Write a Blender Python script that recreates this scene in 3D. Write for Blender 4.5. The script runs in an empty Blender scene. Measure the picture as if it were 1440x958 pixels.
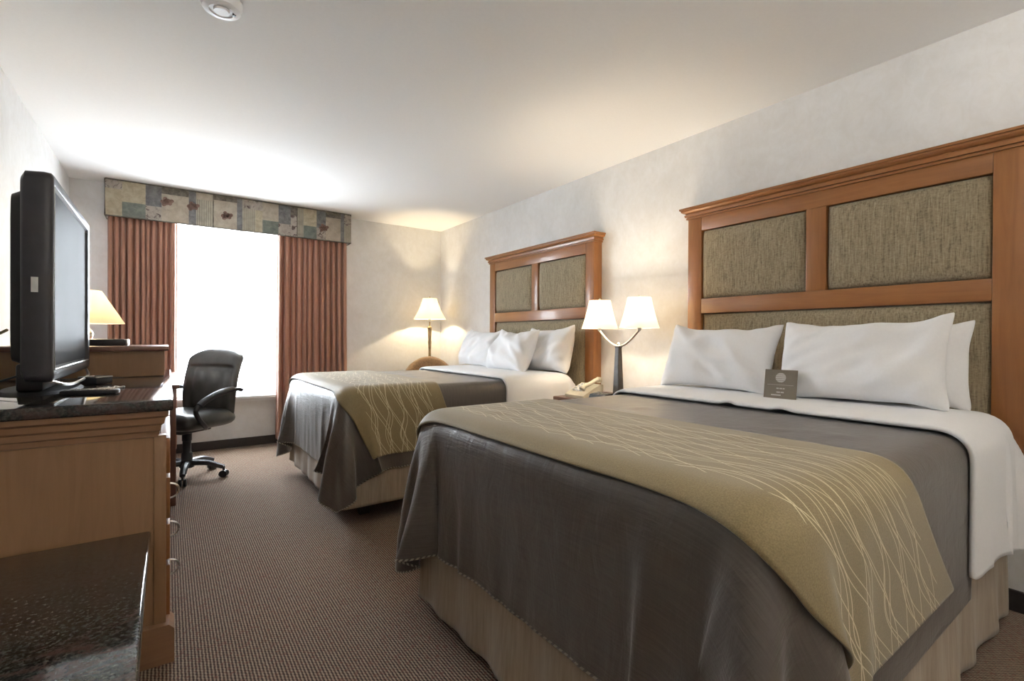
import bpy, bmesh, math, random
import numpy as np
from mathutils import Vector, Matrix, noise
random.seed(7); np.random.seed(7)
sc = bpy.context.scene
COL = sc.collection
PI = math.pi

# ------------------------------------------------------------------ dimensions
XL, XR, YW, YB, H = -0.712, 2.944, 5.769, -1.7, 2.553
BT = 0.825                                                # mattress top

# ------------------------------------------------------------------ materials
def new_mat(name):
    m = bpy.data.materials.new(name); m.use_nodes = True
    nt = m.node_tree; nt.nodes.clear()
    out = nt.nodes.new('ShaderNodeOutputMaterial')
    return m, nt, out

class N:
    """tiny node helper"""
    def __init__(s, nt): s.nt = nt
    def n(s, t, **k):
        nd = s.nt.nodes.new(t)
        for a, v in k.items(): setattr(nd, a, v)
        return nd
    def l(s, a, b): s.nt.links.new(a, b)
    def coord(s, scale=(1,1,1), kind='Object', rot=(0,0,0)):
        tc = s.n('ShaderNodeTexCoord'); mp = s.n('ShaderNodeMapping')
        mp.inputs['Scale'].default_value = scale; mp.inputs['Rotation'].default_value = rot
        s.l(tc.outputs[kind], mp.inputs['Vector']); return mp.outputs['Vector']
    def noise(s, vec, scale=5, detail=3, rough=.5, dist=0):
        nd = s.n('ShaderNodeTexNoise'); nd.inputs['Scale'].default_value = scale
        nd.inputs['Detail'].default_value = detail; nd.inputs['Roughness'].default_value = rough
        nd.inputs['Distortion'].default_value = dist
        s.l(vec, nd.inputs['Vector']); return nd.outputs['Fac']
    def ramp(s, fac, stops, interp='LINEAR'):
        r = s.n('ShaderNodeValToRGB'); r.color_ramp.interpolation = interp
        el = r.color_ramp.elements
        while len(el) < len(stops): el.new(.5)
        for e, (p, c) in zip(el, stops):
            e.position = p; e.color = (*c, 1) if len(c) == 3 else c
        s.l(fac, r.inputs['Fac']); return r.outputs['Color']
    def math(s, op, a, b=None, c=None):
        m = s.n('ShaderNodeMath', operation=op)
        for i, v in enumerate((a, b, c)):
            if v is None: continue
            if isinstance(v, (int, float)): m.inputs[i].default_value = v
            else: s.l(v, m.inputs[i])
        return m.outputs[0]
    def mix(s, f, a, b, mode='MIX'):
        m = s.n('ShaderNodeMix', data_type='RGBA', blend_type=mode)
        for i, v in ((0, f), (6, a), (7, b)):
            if isinstance(v, (int, float)): m.inputs[i].default_value = v
            elif isinstance(v, tuple): m.inputs[i].default_value = (*v, 1)
            else: s.l(v, m.inputs[i])
        return m.outputs[2]
    def bump(s, h, strength=.3, dist=.01):
        b = s.n('ShaderNodeBump'); b.inputs['Strength'].default_value = strength
        b.inputs['Distance'].default_value = dist; s.l(h, b.inputs['Height']); return b.outputs['Normal']
    def bsdf(s, out, color, rough=.5, spec=.5, metal=0, normal=None, coat=0, sheen=0):
        p = s.n('ShaderNodeBsdfPrincipled')
        for k, v in (('Base Color', color), ('Roughness', rough)):
            if isinstance(v, tuple): p.inputs[k].default_value = (*v, 1)
            elif isinstance(v, (int, float)): p.inputs[k].default_value = v
            else: s.l(v, p.inputs[k])
        p.inputs['Specular IOR Level'].default_value = spec
        p.inputs['Metallic'].default_value = metal
        p.inputs['Coat Weight'].default_value = coat
        p.inputs['Coat Roughness'].default_value = .1
        p.inputs['Sheen Weight'].default_value = sheen
        if normal is not None: s.l(normal, p.inputs['Normal'])
        if out is not None: s.l(p.outputs[0], out.inputs['Surface'])
        return p

def plain(name, c, rough=.5, metal=0, spec=.5, vary=.12, scale=30, bump=0, coat=0, sheen=0):
    m, nt, out = new_mat(name); k = N(nt)
    v = k.coord()
    f = k.noise(v, scale, 4)
    a = tuple(max(0, x*(1-vary)) for x in c); b = tuple(min(1, x*(1+vary)) for x in c)
    col = k.ramp(f, [(.3, a), (.7, b)])
    nrm = k.bump(f, bump, .004) if bump else None
    k.bsdf(out, col, rough, spec, metal, nrm, coat, sheen)
    return m

def wood(name, dark, light, axis='z', rough=.35, coat=.25):
    m, nt, out = new_mat(name); k = N(nt)
    sc_ = {'z': (14, 14, 1.1), 'y': (14, 1.1, 14), 'x': (1.1, 14, 14)}[axis]
    v = k.coord(sc_)
    f = k.noise(v, 2.2, 6, .6, 1.2)
    g = k.noise(k.coord(), 3, 2)
    col = k.ramp(f, [(.25, dark), (.75, light)])
    col = k.mix(.35, col, k.ramp(g, [(.3, dark), (.7, light)]))
    k.bsdf(out, col, rough, .45, 0, k.bump(f, .05, .002), coat)
    return m

def wall_paper(name, tint=(1,1,1)):
    m, nt, out = new_mat(name); k = N(nt)
    v = k.coord()
    a = k.noise(v, 2.3, 8, .66, .6)
    b = k.noise(k.coord((1.3, 1.3, 1)), 14, 7, .7, 1.0)
    t = lambda c: tuple(x*y for x, y in zip(c, tint))
    col = k.ramp(a, [(.34, t((.62,.61,.595))), (.5, t((.70,.695,.685))), (.66, t((.78,.78,.775)))])
    col2 = k.ramp(b, [(.35, t((.67,.65,.61))), (.62, t((.75,.745,.735)))])
    col = k.mix(.45, col, col2)
    k.bsdf(out, col, .75, .2, 0, k.bump(b, .12, .004))
    return m

M = {}
M['wall'] = wall_paper('mottled_wallpaper')
M['ceiling'] = plain('ceiling_paint', (.87,.87,.86), .9, spec=.1, vary=.01, scale=60)
M['cherry_v'] = wood('cherry_wood_vertical', (.20,.078,.024), (.33,.138,.044), 'z')
M['cherry_h'] = wood('cherry_wood_horizontal', (.20,.078,.024), (.33,.138,.044), 'y')
M['maple_panel'] = wood('brown_side_panel_wood', (.24,.13,.06), (.34,.195,.10), 'z', .42, .15)
M['maple_h'] = wood('brown_wood_moulding', (.20,.105,.055), (.31,.17,.09), 'x', .35, .25)
M['redwood'] = wood('reddish_brown_desk_wood', (.12,.048,.03), (.2,.085,.052), 'z', .35, .25)
M['baseboard'] = plain('dark_rubber_base', (.035,.028,.026), .5)
M['white_cloth'] = plain('white_cotton', (.80,.80,.81), .85, spec=.15, vary=.015, scale=90, bump=.05, sheen=.2)
M['metal'] = plain('brushed_nickel', (.62,.60,.57), .28, 1, vary=.05)
M['bronze'] = plain('dark_bronze_metal', (.10,.095,.09), .38, .75, vary=.15)
M['oldbrass'] = plain('aged_brass_pole', (.30,.22,.12), .35, .8, vary=.2)
M['black_plastic'] = plain('black_plastic', (.018,.018,.021), .35, vary=.1)
M['tv_case'] = plain('tv_charcoal_plastic', (.040,.038,.046), .4, vary=.08)
M['tv_foot'] = plain('matte_black_foot', (.015,.015,.017), .6, spec=.25, vary=.1)
M['leather'] = plain('black_leather', (.055,.055,.052), .38, vary=.2, scale=14, bump=.15, coat=.2)
M['chair_plastic'] = plain('chair_dark_plastic', (.03,.031,.036), .4, vary=.1)
M['cream_plastic'] = plain('cream_phone_plastic', (.62,.56,.43), .4, vary=.05)
M['white_plastic'] = plain('white_plastic', (.82,.82,.82), .4, vary=.02)
M['tub'] = plain('brown_chair_upholstery', (.30,.17,.075), .8, vary=.25, scale=60, bump=.2, sheen=.3)
M['yellow_cable'] = plain('tan_cable', (.45,.38,.2), .5)
M['label'] = plain('pale_sticker', (.6,.6,.58), .5)
M['frame_white'] = plain('window_frame_white', (.75,.76,.77), .4, vary=.02)
M['card'] = plain('grey_brown_card', (.17,.145,.11), .6, vary=.06)
M['card_mark'] = plain('pale_card_print', (.5,.49,.46), .6, vary=.03)
M['crystal'] = plain('silver_glass_body', (.7,.68,.62), .12, .85, vary=.25, scale=40)
M['mattress'] = plain('mattress_ticking', (.6,.6,.58), .9, vary=.05)

def granite():
    m, nt, out = new_mat('black_polished_granite'); k = N(nt)
    v = k.coord()
    vor = k.n('ShaderNodeTexVoronoi'); vor.inputs['Scale'].default_value = 150
    k.l(v, vor.inputs['Vector'])
    f = k.noise(v, 95, 5, .7)
    g = k.noise(k.coord((1, 2.4, 1)), 9, 6, .7, 1.5)
    col = k.ramp(f, [(.42, (.010,.011,.011)), (.58, (.05,.052,.044)), (.74, (.12,.12,.10))])
    col = k.mix(k.ramp(g, [(.46, (0,0,0)), (.62, (.75,.75,.75))]), col, (.065,.032,.028))
    sp = k.math('LESS_THAN', vor.outputs['Distance'], .12)
    col = k.mix(k.math('MULTIPLY', sp, .3), col, (.12,.12,.10))
    k.bsdf(out, col, .08, .4)
    return m
M['granite'] = granite()

def carpet():
    m, nt, out = new_mat('ribbed_brown_carpet'); k = N(nt)
    tc = k.n('ShaderNodeTexCoord'); sp = k.n('ShaderNodeSeparateXYZ'); k.l(tc.outputs['Object'], sp.inputs[0])
    wob = k.noise(k.coord((1,1,1)), 60, 2)
    x = k.math('ADD', sp.outputs[0], k.math('MULTIPLY', wob, .004))
    s = k.math('SINE', k.math('MULTIPLY', x, 2*PI/.0105))
    s = k.math('MULTIPLY_ADD', s, .5, .5)
    y = k.math('SINE', k.math('MULTIPLY_ADD', sp.outputs[1], 2*PI/.016, k.math('MULTIPLY', sp.outputs[0], 2*PI/.021)))
    y = k.math('MULTIPLY_ADD', y, .5, .5)
    nz = k.noise(k.coord((1, .35, 1)), 120, 3, .7)
    h = k.math('ADD', k.math('MULTIPLY', s, .55), k.math('ADD', k.math('MULTIPLY', y, .18), k.math('MULTIPLY', nz, .5)))
    col = k.ramp(h, [(.30, (.035,.021,.017)), (.50, (.095,.062,.046)), (.70, (.215,.155,.108)), (.9, (.32,.25,.18))])
    red = k.noise(k.coord(), 85, 2, .6)
    col = k.mix(k.ramp(red, [(.54, (0,0,0)), (.66, (.6,.6,.6))]), col, (.15,.05,.035))
    k.bsdf(out, col, .95, .1, 0, k.bump(h, .5, .004), 0, .1)
    return m
M['carpet'] = carpet()

def panel_fabric():
    m, nt, out = new_mat('olive_taupe_slub_fabric'); k = N(nt)
    a = k.noise(k.coord((90, 90, 7)), 1.6, 5, .7, .4)
    b = k.noise(k.coord((1, 1, 1)), 260, 2)
    c = k.noise(k.coord((60, 60, 130)), 1.2, 3)
    h = k.math('ADD', k.math('MULTIPLY', a, .7), k.math('MULTIPLY', c, .3))
    col = k.ramp(h, [(.38, (.14,.105,.062)), (.46, (.25,.20,.125)), (.60, (.35,.29,.19)), (.70, (.47,.40,.28))])
    col = k.mix(k.math('MULTIPLY', b, .3), col, (.15,.13,.10))
    k.bsdf(out, col, .85, .2, 0, k.bump(h, .5, .004), 0, .15)
    return m
M['panel_fabric'] = panel_fabric()

def coverlet_mat():
    m, nt, out = new_mat('grey_brown_satin_coverlet'); k = N(nt)
    uv = k.n('ShaderNodeUVMap'); uv.uv_map = 'UVMap'
    mp = k.n('ShaderNodeMapping'); mp.inputs['Scale'].default_value = (160, 9, 1); k.l(uv.outputs[0], mp.inputs[0])
    a = k.noise(mp.outputs[0], 1, 4, .6)
    mp2 = k.n('ShaderNodeMapping'); mp2.inputs['Scale'].default_value = (2.2, 5, 1); k.l(uv.outputs[0], mp2.inputs[0])
    b = k.noise(mp2.outputs[0], 3, 5, .6, .6)
    col = k.ramp(a, [(.3, (.060,.048,.038)), (.7, (.094,.077,.062))])
    col = k.mix(k.math('MULTIPLY', b, .25), col, (.075,.05,.05))
    # pale dashed stitching along the hem
    at = k.n('ShaderNodeAttribute', attribute_name='edge')
    sp = k.n('ShaderNodeSeparateXYZ'); k.l(uv.outputs[0], sp.inputs[0])
    ln = k.math('LESS_THAN', k.math('ABSOLUTE', k.math('SUBTRACT', at.outputs['Fac'], .004)), .004)
    ds = k.math('LESS_THAN', k.math('FRACT', k.math('MULTIPLY', k.math('ADD', sp.outputs[0], sp.outputs[1]), 1/.022)), .55)
    st = k.math('MULTIPLY', ln, ds)
    col = k.mix(k.math('MULTIPLY', st, .75), col, (.5,.46,.36))
    hgt = k.math('ADD', k.math('MULTIPLY', a, .5), k.math('MULTIPLY', b, 1.6))
    k.bsdf(out, col, k.math('MULTIPLY_ADD', a, .2, .28), .65, 0, k.bump(hgt, .45, .006), 0, .18)
    return m
M['coverlet'] = coverlet_mat()

def runner_mat():
    m, nt, out = new_mat('gold_runner_with_wavy_lines'); k = N(nt)
    uv = k.n('ShaderNodeUVMap'); uv.uv_map = 'UVMap'
    sp = k.n('ShaderNodeSeparateXYZ'); k.l(uv.outputs[0], sp.inputs[0])
    u, v = sp.outputs[0], sp.outputs[1]             # metres: u across the runner, v along it
    mask = None; lines = None
    cmb = k.n('ShaderNodeCombineXYZ'); k.l(k.math('MULTIPLY', u, 4.0), cmb.inputs[0]); k.l(k.math('MULTIPLY', v, 3.2), cmb.inputs[1])
    nz = k.noise(cmb.outputs[0], 1, 2)
    for i, (p, A, kk, ph) in enumerate(((.082,.026,17.0,0),(.094,.030,13.5,1.7),(.088,.022,21.0,3.1),(.101,.030,15.0,4.6),(.091,.020,24.0,2.2))):
        w = k.math('SINE', k.math('MULTIPLY_ADD', v, kk, ph))
        uu = k.math('ADD', k.math('MULTIPLY_ADD', w, A, u), k.math('MULTIPLY', nz, .014*(i+1)))
        fr = k.math('FRACT', k.math('MULTIPLY_ADD', uu, 1/p, i*.37))
        d = k.math('ABSOLUTE', k.math('SUBTRACT', fr, .5))
        li = k.math('LESS_THAN', d, .0014/p)
        lines = li if lines is None else k.math('MAXIMUM', lines, li)
    band = k.math('MULTIPLY', k.math('GREATER_THAN', u, .10), k.math('LESS_THAN', u, .56))
    lines = k.math('MULTIPLY', lines, band)
    a = k.noise(k.coord((1,1,1)), 320, 3)
    b = k.noise(k.coord(), 7, 4)
    col = k.ramp(a, [(.3, (.19,.145,.065)), (.7, (.29,.225,.11))])
    col = k.mix(k.math('MULTIPLY', b, .4), col, (.17,.12,.055))
    col = k.mix(k.math('MULTIPLY', lines, .8), col, (.70,.62,.42))
    k.bsdf(out, col, .6, .35, 0, k.bump(a, .25, .003), 0, .3)
    return m
M['runner'] = runner_mat()

def skirt_mat():
    m, nt, out = new_mat('tan_bed_skirt_fabric'); k = N(nt)
    a = k.noise(k.coord((40, 40, 3)), 2, 4, .6)
    col = k.ramp(a, [(.3, (.27,.21,.15)), (.7, (.37,.30,.22))])
    k.bsdf(out, col, .7, .3, 0, k.bump(a, .2, .006), 0, .2)
    return m
M['skirt'] = skirt_mat()

def curtain_mat():
    m, nt, out = new_mat('terracotta_curtain_fabric'); k = N(nt)
    a = k.noise(k.coord((50, 50, 2)), 2, 4, .6)
    col = k.ramp(a, [(.3, (.28,.135,.085)), (.7, (.40,.205,.135))])
    p = k.bsdf(None, col, .6, .35, 0, k.bump(a, .15, .004), 0, .35)
    tr = k.n('ShaderNodeBsdfTranslucent'); tr.inputs[0].default_value = (.5,.22,.15,1)
    mx = k.n('ShaderNodeMixShader'); mx.inputs[0].default_value = .075
    k.l(p.outputs[0], mx.inputs[1]); k.l(tr.outputs[0], mx.inputs[2]); k.l(mx.outputs[0], out.inputs[0])
    return m
M['curtain'] = curtain_mat()

def sheer_mat():
    m, nt, out = new_mat('white_sheer_voile'); k = N(nt)
    tr = k.n('ShaderNodeBsdfTranslucent'); tr.inputs[0].default_value = (.95,.96,.97,1)
    df = k.n('ShaderNodeBsdfDiffuse'); df.inputs[0].default_value = (.9,.91,.92,1)
    tp = k.n('ShaderNodeBsdfTransparent')
    m1 = k.n('ShaderNodeMixShader'); m1.inputs[0].default_value = .3
    k.l(tr.outputs[0], m1.inputs[1]); k.l(df.outputs[0], m1.inputs[2])
    m2 = k.n('ShaderNodeMixShader'); m2.inputs[0].default_value = .5
    k.l(m1.outputs[0], m2.inputs[1]); k.l(tp.outputs[0], m2.inputs[2]); k.l(m2.outputs[0], out.inputs[0])
    return m
M['sheer'] = sheer_mat()

def glass_mat():
    m, nt, out = new_mat('window_glass'); k = N(nt)
    tp = k.n('ShaderNodeBsdfTransparent'); gl = k.n('ShaderNodeBsdfGlossy'); gl.inputs['Roughness'].default_value = .02
    m2 = k.n('ShaderNodeMixShader'); m2.inputs[0].default_value = .05
    k.l(tp.outputs[0], m2.inputs[1]); k.l(gl.outputs[0], m2.inputs[2]); k.l(m2.outputs[0], out.inputs[0])
    return m
M['glass'] = glass_mat()

def shade_mat(name, c, t):
    m, nt, out = new_mat(name); k = N(nt)
    f = k.noise(k.coord((1,1,1)), 200, 2)
    col = k.ramp(f, [(.3, tuple(x*.96 for x in c)), (.7, c)])
    tr = k.n('ShaderNodeBsdfTranslucent'); k.l(col, tr.inputs[0])
    df = k.n('ShaderNodeBsdfDiffuse'); k.l(col, df.inputs[0])
    m1 = k.n('ShaderNodeMixShader'); m1.inputs[0].default_value = t
    k.l(df.outputs[0], m1.inputs[1]); k.l(tr.outputs[0], m1.inputs[2]); k.l(m1.outputs[0], out.inputs[0])
    return m
M['shade'] = shade_mat('white_lamp_shade', (.95,.90,.80), .6)
M['shade_cream'] = shade_mat('cream_lamp_shade', (.92,.87,.74), .55)

def emit(name, c, s):
    m, nt, out = new_mat(name); k = N(nt)
    e = k.n('ShaderNodeEmission'); e.inputs[0].default_value = (*c, 1); e.inputs[1].default_value = s
    k.l(e.outputs[0], out.inputs[0]); return m
M['bulb'] = emit('warm_bulb', (1,.8,.5), 12)
M['diffuser'] = emit('ceiling_diffuser', (1,.95,.88), 4)

def screen_mat():
    m, nt, out = new_mat('tv_screen_glass'); k = N(nt)
    f = k.noise(k.coord(), 3, 2)
    col = k.ramp(f, [(.3, (.012,.013,.016)), (.7, (.02,.021,.025))])
    k.bsdf(out, col, .33, .6)
    return m
def antiglare():
    m, nt, out = new_mat('matte_tv_panel'); k = N(nt)
    f = k.noise(k.coord(), 3, 2)
    df = k.n('ShaderNodeBsdfDiffuse'); k.l(k.ramp(f, [(.3, (.035,.038,.045)), (.7, (.045,.048,.056))]), df.inputs[0])
    gl = k.n('ShaderNodeBsdfGlossy'); gl.inputs['Roughness'].default_value = .38
    mx = k.n('ShaderNodeMixShader'); mx.inputs[0].default_value = .075
    k.l(df.outputs[0], mx.inputs[1]); k.l(gl.outputs[0], mx.inputs[2]); k.l(mx.outputs[0], out.inputs[0]); return m
M['screen'] = antiglare()

# valance collage fabrics
def collage(name, c1, c2, scale=20, stripes=False, blots=None):
    m, nt, out = new_mat(name); k = N(nt)
    f = k.noise(k.coord(), scale, 5, .65, .5)
    col = k.ramp(f, [(.35, c1), (.65, c2)])
    if stripes:
        tc = k.n('ShaderNodeTexCoord'); sp = k.n('ShaderNodeSeparateXYZ'); k.l(tc.outputs['Object'], sp.inputs[0])
        s = k.math('SINE', k.math('MULTIPLY', sp.outputs[0], 2*PI/.018))
        col = k.mix(k.math('MULTIPLY', k.math('GREATER_THAN', s, .4), .5), col, tuple(x*.45 for x in c1))
    if blots:
        g = k.noise(k.coord(), 16, 4, .7, 1.5)
        col = k.mix(k.ramp(g, [(.55, (0,0,0)), (.6, (1,1,1))]), col, blots)
    k.bsdf(out, col, .85, .15)
    return m
VAL = [collage('valance_tan', (.27,.23,.16), (.38,.33,.24)),
       collage('valance_teal_grey', (.10,.115,.10), (.17,.18,.155)),
       collage('valance_slate', (.10,.098,.098), (.18,.175,.17)),
       collage('valance_rose_beige', (.26,.22,.175), (.36,.31,.245), 14),
       collage('valance_fluted_urn', (.24,.215,.17), (.34,.31,.245), 12, True),
       collage('valance_dark_trim', (.07,.062,.05), (.17,.15,.12), 30),
       collage('valance_grapes', (.24,.21,.18), (.33,.29,.25), 25, False, (.085,.06,.055)),
       collage('valance_rose_red', (.11,.065,.05), (.22,.14,.11), 45)]

# ------------------------------------------------------------------ mesh helpers
def bx(bm, x0, x1, y0, y1, z0, z1, bev=0, seg=2):
    t = bmesh.new()
    bmesh.ops.create_cube(t, size=1)
    for v in t.verts:
        v.co = Vector(((x0+x1)/2 + v.co.x*(x1-x0), (y0+y1)/2 + v.co.y*(y1-y0), (z0+z1)/2 + v.co.z*(z1-z0)))
    if bev: bmesh.ops.bevel(t, geom=t.edges[:], offset=bev, segments=seg, profile=.5, affect='EDGES')
    merge(bm, t); return bm
def merge(bm, t, mat=None):
    if mat is not None: t.transform(mat)
    me = bpy.data.meshes.new('tmp'); t.to_mesh(me); t.free(); bm.from_mesh(me); bpy.data.meshes.remove(me)
def B(*a, **k): return bx(bmesh.new(), *a, **k)
def lathe(bm, prof, cx, cy, n=28, cap=True):
    t = bmesh.new(); rings = []
    for r, z in prof:
        rings.append([t.verts.new((cx + r*math.cos(2*PI*i/n), cy + r*math.sin(2*PI*i/n), z)) for i in range(n)])
    for a, b in zip(rings, rings[1:]):
        for i in range(n): t.faces.new((a[i], a[(i+1) % n], b[(i+1) % n], b[i]))
    if cap:
        t.faces.new(rings[0][::-1]); t.faces.new(rings[-1])
    bmesh.ops.recalc_face_normals(t, faces=t.faces); merge(bm, t); return bm
def tube(bm, pts, r, n=8):
    pts = [Vector(p) for p in pts]; t = bmesh.new(); rings = []
    rr = r if isinstance(r, (list, tuple)) else [r]*len(pts)
    for i, p in enumerate(pts):
        d = (pts[min(i+1, len(pts)-1)] - pts[max(i-1, 0)]).normalized()
        u = d.cross(Vector((0,0,1)))
        if u.length < .05: u = d.cross(Vector((1,0,0)))
        u.normalize(); w = d.cross(u)
        rings.append([t.verts.new(p + rr[i]*(u*math.cos(2*PI*j/n) + w*math.sin(2*PI*j/n))) for j in range(n)])
    for a, b in zip(rings, rings[1:]):
        for j in range(n): t.faces.new((a[j], a[(j+1) % n], b[(j+1) % n], b[j]))
    t.faces.new(rings[0][::-1]); t.faces.new(rings[-1])
    bmesh.ops.recalc_face_normals(t, faces=t.faces); merge(bm, t); return bm
def prism_y(bm, poly, y0, y1):
    """extrude an (x,z) outline along y"""
    t = bmesh.new()
    a = [t.verts.new((x, y0, z)) for x, z in poly]; b = [t.verts.new((x, y1, z)) for x, z in poly]
    n = len(poly)
    for i in range(n): t.faces.new((a[i], a[(i+1) % n], b[(i+1) % n], b[i]))
    t.faces.new(a); t.faces.new(b)
    bmesh.ops.recalc_face_normals(t, faces=t.faces); merge(bm, t); return bm
def prism_x(bm, poly, x0, x1):
    """extrude a (y,z) outline along x"""
    t = bmesh.new()
    a = [t.verts.new((x0, y, z)) for y, z in poly]; b = [t.verts.new((x1, y, z)) for y, z in poly]
    n = len(poly)
    for i in range(n): t.faces.new((a[i], a[(i+1) % n], b[(i+1) % n], b[i]))
    t.faces.new(a); t.faces.new(b)
    bmesh.ops.recalc_face_normals(t, faces=t.faces); merge(bm, t); return bm
def bez(p0, p1, p2, p3, n=14):
    p0, p1, p2, p3 = map(Vector, (p0, p1, p2, p3)); r = []
    for i in range(n+1):
        t = i/n; r.append((1-t)**3*p0 + 3*(1-t)**2*t*p1 + 3*(1-t)*t*t*p2 + t**3*p3)
    return r
def spline(pts, n=8):
    P = [Vector(p) for p in pts]; P = [2*P[0]-P[1]] + P + [2*P[-1]-P[-2]]; r = []
    for i in range(1, len(P)-2):
        for j in range(n):
            t = j/n
            r.append(.5*((2*P[i]) + (P[i+1]-P[i-1])*t + (2*P[i-1]-5*P[i]+4*P[i+1]-P[i+2])*t*t + (3*P[i]-P[i-1]-3*P[i+1]+P[i+2])*t**3))
    r.append(P[-2]); return r

def root_of(o):
    while o.parent: o = o.parent
    return o
def obj(name, bm, mat, parent=None, smooth=True, local=False, label=None, autosm=40):
    me = bpy.data.meshes.new(name)
    org = Vector((0,0,0))
    if parent is not None:
        if not local: org = root_of(parent).location.copy()
    elif bm.verts:
        cs = [v.co for v in bm.verts]
        org = Vector(((min(c.x for c in cs)+max(c.x for c in cs))/2, (min(c.y for c in cs)+max(c.y for c in cs))/2, min(c.z for c in cs)))
    for v in bm.verts: v.co -= org
    if smooth:
        for f in bm.faces: f.smooth = True
        lim = math.radians(autosm)
        for e in bm.edges:
            if len(e.link_faces) == 2 and e.calc_face_angle(0) > lim: e.smooth = False
    bm.to_mesh(me); bm.free()
    for m in (mat if isinstance(mat, (list, tuple)) else [mat]): me.materials.append(m)
    o = bpy.data.objects.new(name, me); COL.objects.link(o)
    if parent is not None: o.parent = parent
    else: o.location = org
    if label: o['label'] = label
    return o
def tag(o, label, cat, group=None, kind=None):
    o['label'] = label; o['category'] = cat
    if group: o['group'] = group
    if kind: o['kind'] = kind
    return o
def thing(name, label, cat, loc, rz=0, group=None):
    o = bpy.data.objects.new(name, None); COL.objects.link(o); o.empty_display_size = .05
    o.location = loc; o.rotation_euler = (0, 0, rz)
    return tag(o, label, cat, group)
def struct(name, bm, mat, parent=None, smooth=False):
    o = obj(name, bm, mat, parent, smooth)
    if parent is None: o['kind'] = 'structure'
    return o
def copy_tree(o, parent=None):
    c = o.copy(); COL.objects.link(c)
    if parent is not None: c.parent = parent
    for ch in list(o.children): copy_tree(ch, c)
    return c

def grid_obj(name, P, mat, parent=None, uv=None, edge=None, solid=0, sub=0, offset=1, org=None):
    """P: (ny,nx,3) numpy surface"""
    ny, nx = P.shape[:2]
    if org is None: org = np.array(root_of(parent).location) if parent is not None else np.array([P[...,0].mean(), P[...,1].mean(), P[...,2].min()])
    V = (P - org).reshape(-1, 3)
    idx = np.arange(ny*nx).reshape(ny, nx)
    F = np.stack([idx[:-1,:-1], idx[:-1,1:], idx[1:,1:], idx[1:,:-1]], -1).reshape(-1, 4)
    me = bpy.data.meshes.new(name); me.from_pydata(V.tolist(), [], F.tolist())
    if uv is not None:
        l = me.uv_layers.new(name='UVMap'); U = uv.reshape(-1, 2)[F.reshape(-1)]
        l.data.foreach_set('uv', U.astype(np.float32).ravel())
    if edge is not None:
        a = me.attributes.new('edge', 'FLOAT', 'POINT'); a.data.foreach_set('value', edge.astype(np.float32).ravel())
    me.polygons.foreach_set('use_smooth', [True]*len(F)); me.update()
    me.materials.append(mat)
    o = bpy.data.objects.new(name, me); COL.objects.link(o)
    if parent is not None: o.parent = parent
    else: o.location = org
    if sub:
        s = o.modifiers.new('sub', 'SUBSURF'); s.levels = sub; s.render_levels = sub
    if solid:
        s = o.modifiers.new('solid', 'SOLIDIFY'); s.thickness = solid; s.offset = offset
    return o

# ------------------------------------------------------------------ cloth
def proj(A, Bv, rest, k, only_short=False):
    d = Bv - A; L = np.sqrt((d*d).sum(-1)) + 1e-9
    s = (L - rest)/L
    if only_short: s = np.minimum(s, 0)
    c = (k*.5*s)[..., None]*d
    A += c; Bv -= c
def all_cons(P, dx, kb):
    for a in (0, 1):
        proj(P[:, a:-1:2][:, :P[:, a+1::2].shape[1]], P[:, a+1::2], dx, 1)
        proj(P[a:-1:2][:P[a+1::2].shape[0]], P[a+1::2], dx, 1)
    dg = dx*math.sqrt(2)
    for a in (0, 1):
        A = P[a:-1:2]; C = P[a+1::2]; n = min(A.shape[0], C.shape[0]); A = A[:n]; C = C[:n]
        for b in (0, 1):
            m = min(A[:, b:-1:2].shape[1], C[:, b+1::2].shape[1])
            proj(A[:, b:-1:2][:, :m], C[:, b+1::2][:, :m], dg, .35)
            proj(A[:, b+1::2][:, :m], C[:, b:-1:2][:, :m], dg, .35)
    for st in (2, 4):
        for a in range(2*st):
            A = P[:, a:-st:2*st]; C = P[:, a+st::2*st]; m = min(A.shape[1], C.shape[1])
            if a < st and m: proj(A[:, :m], C[:, :m], dx*st, kb, True)
            A = P[a:-st:2*st]; C = P[a+st::2*st]; m = min(A.shape[0], C.shape[0])
            if a < st and m: proj(A[:m], C[:m], dx*st, kb, True)
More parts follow.
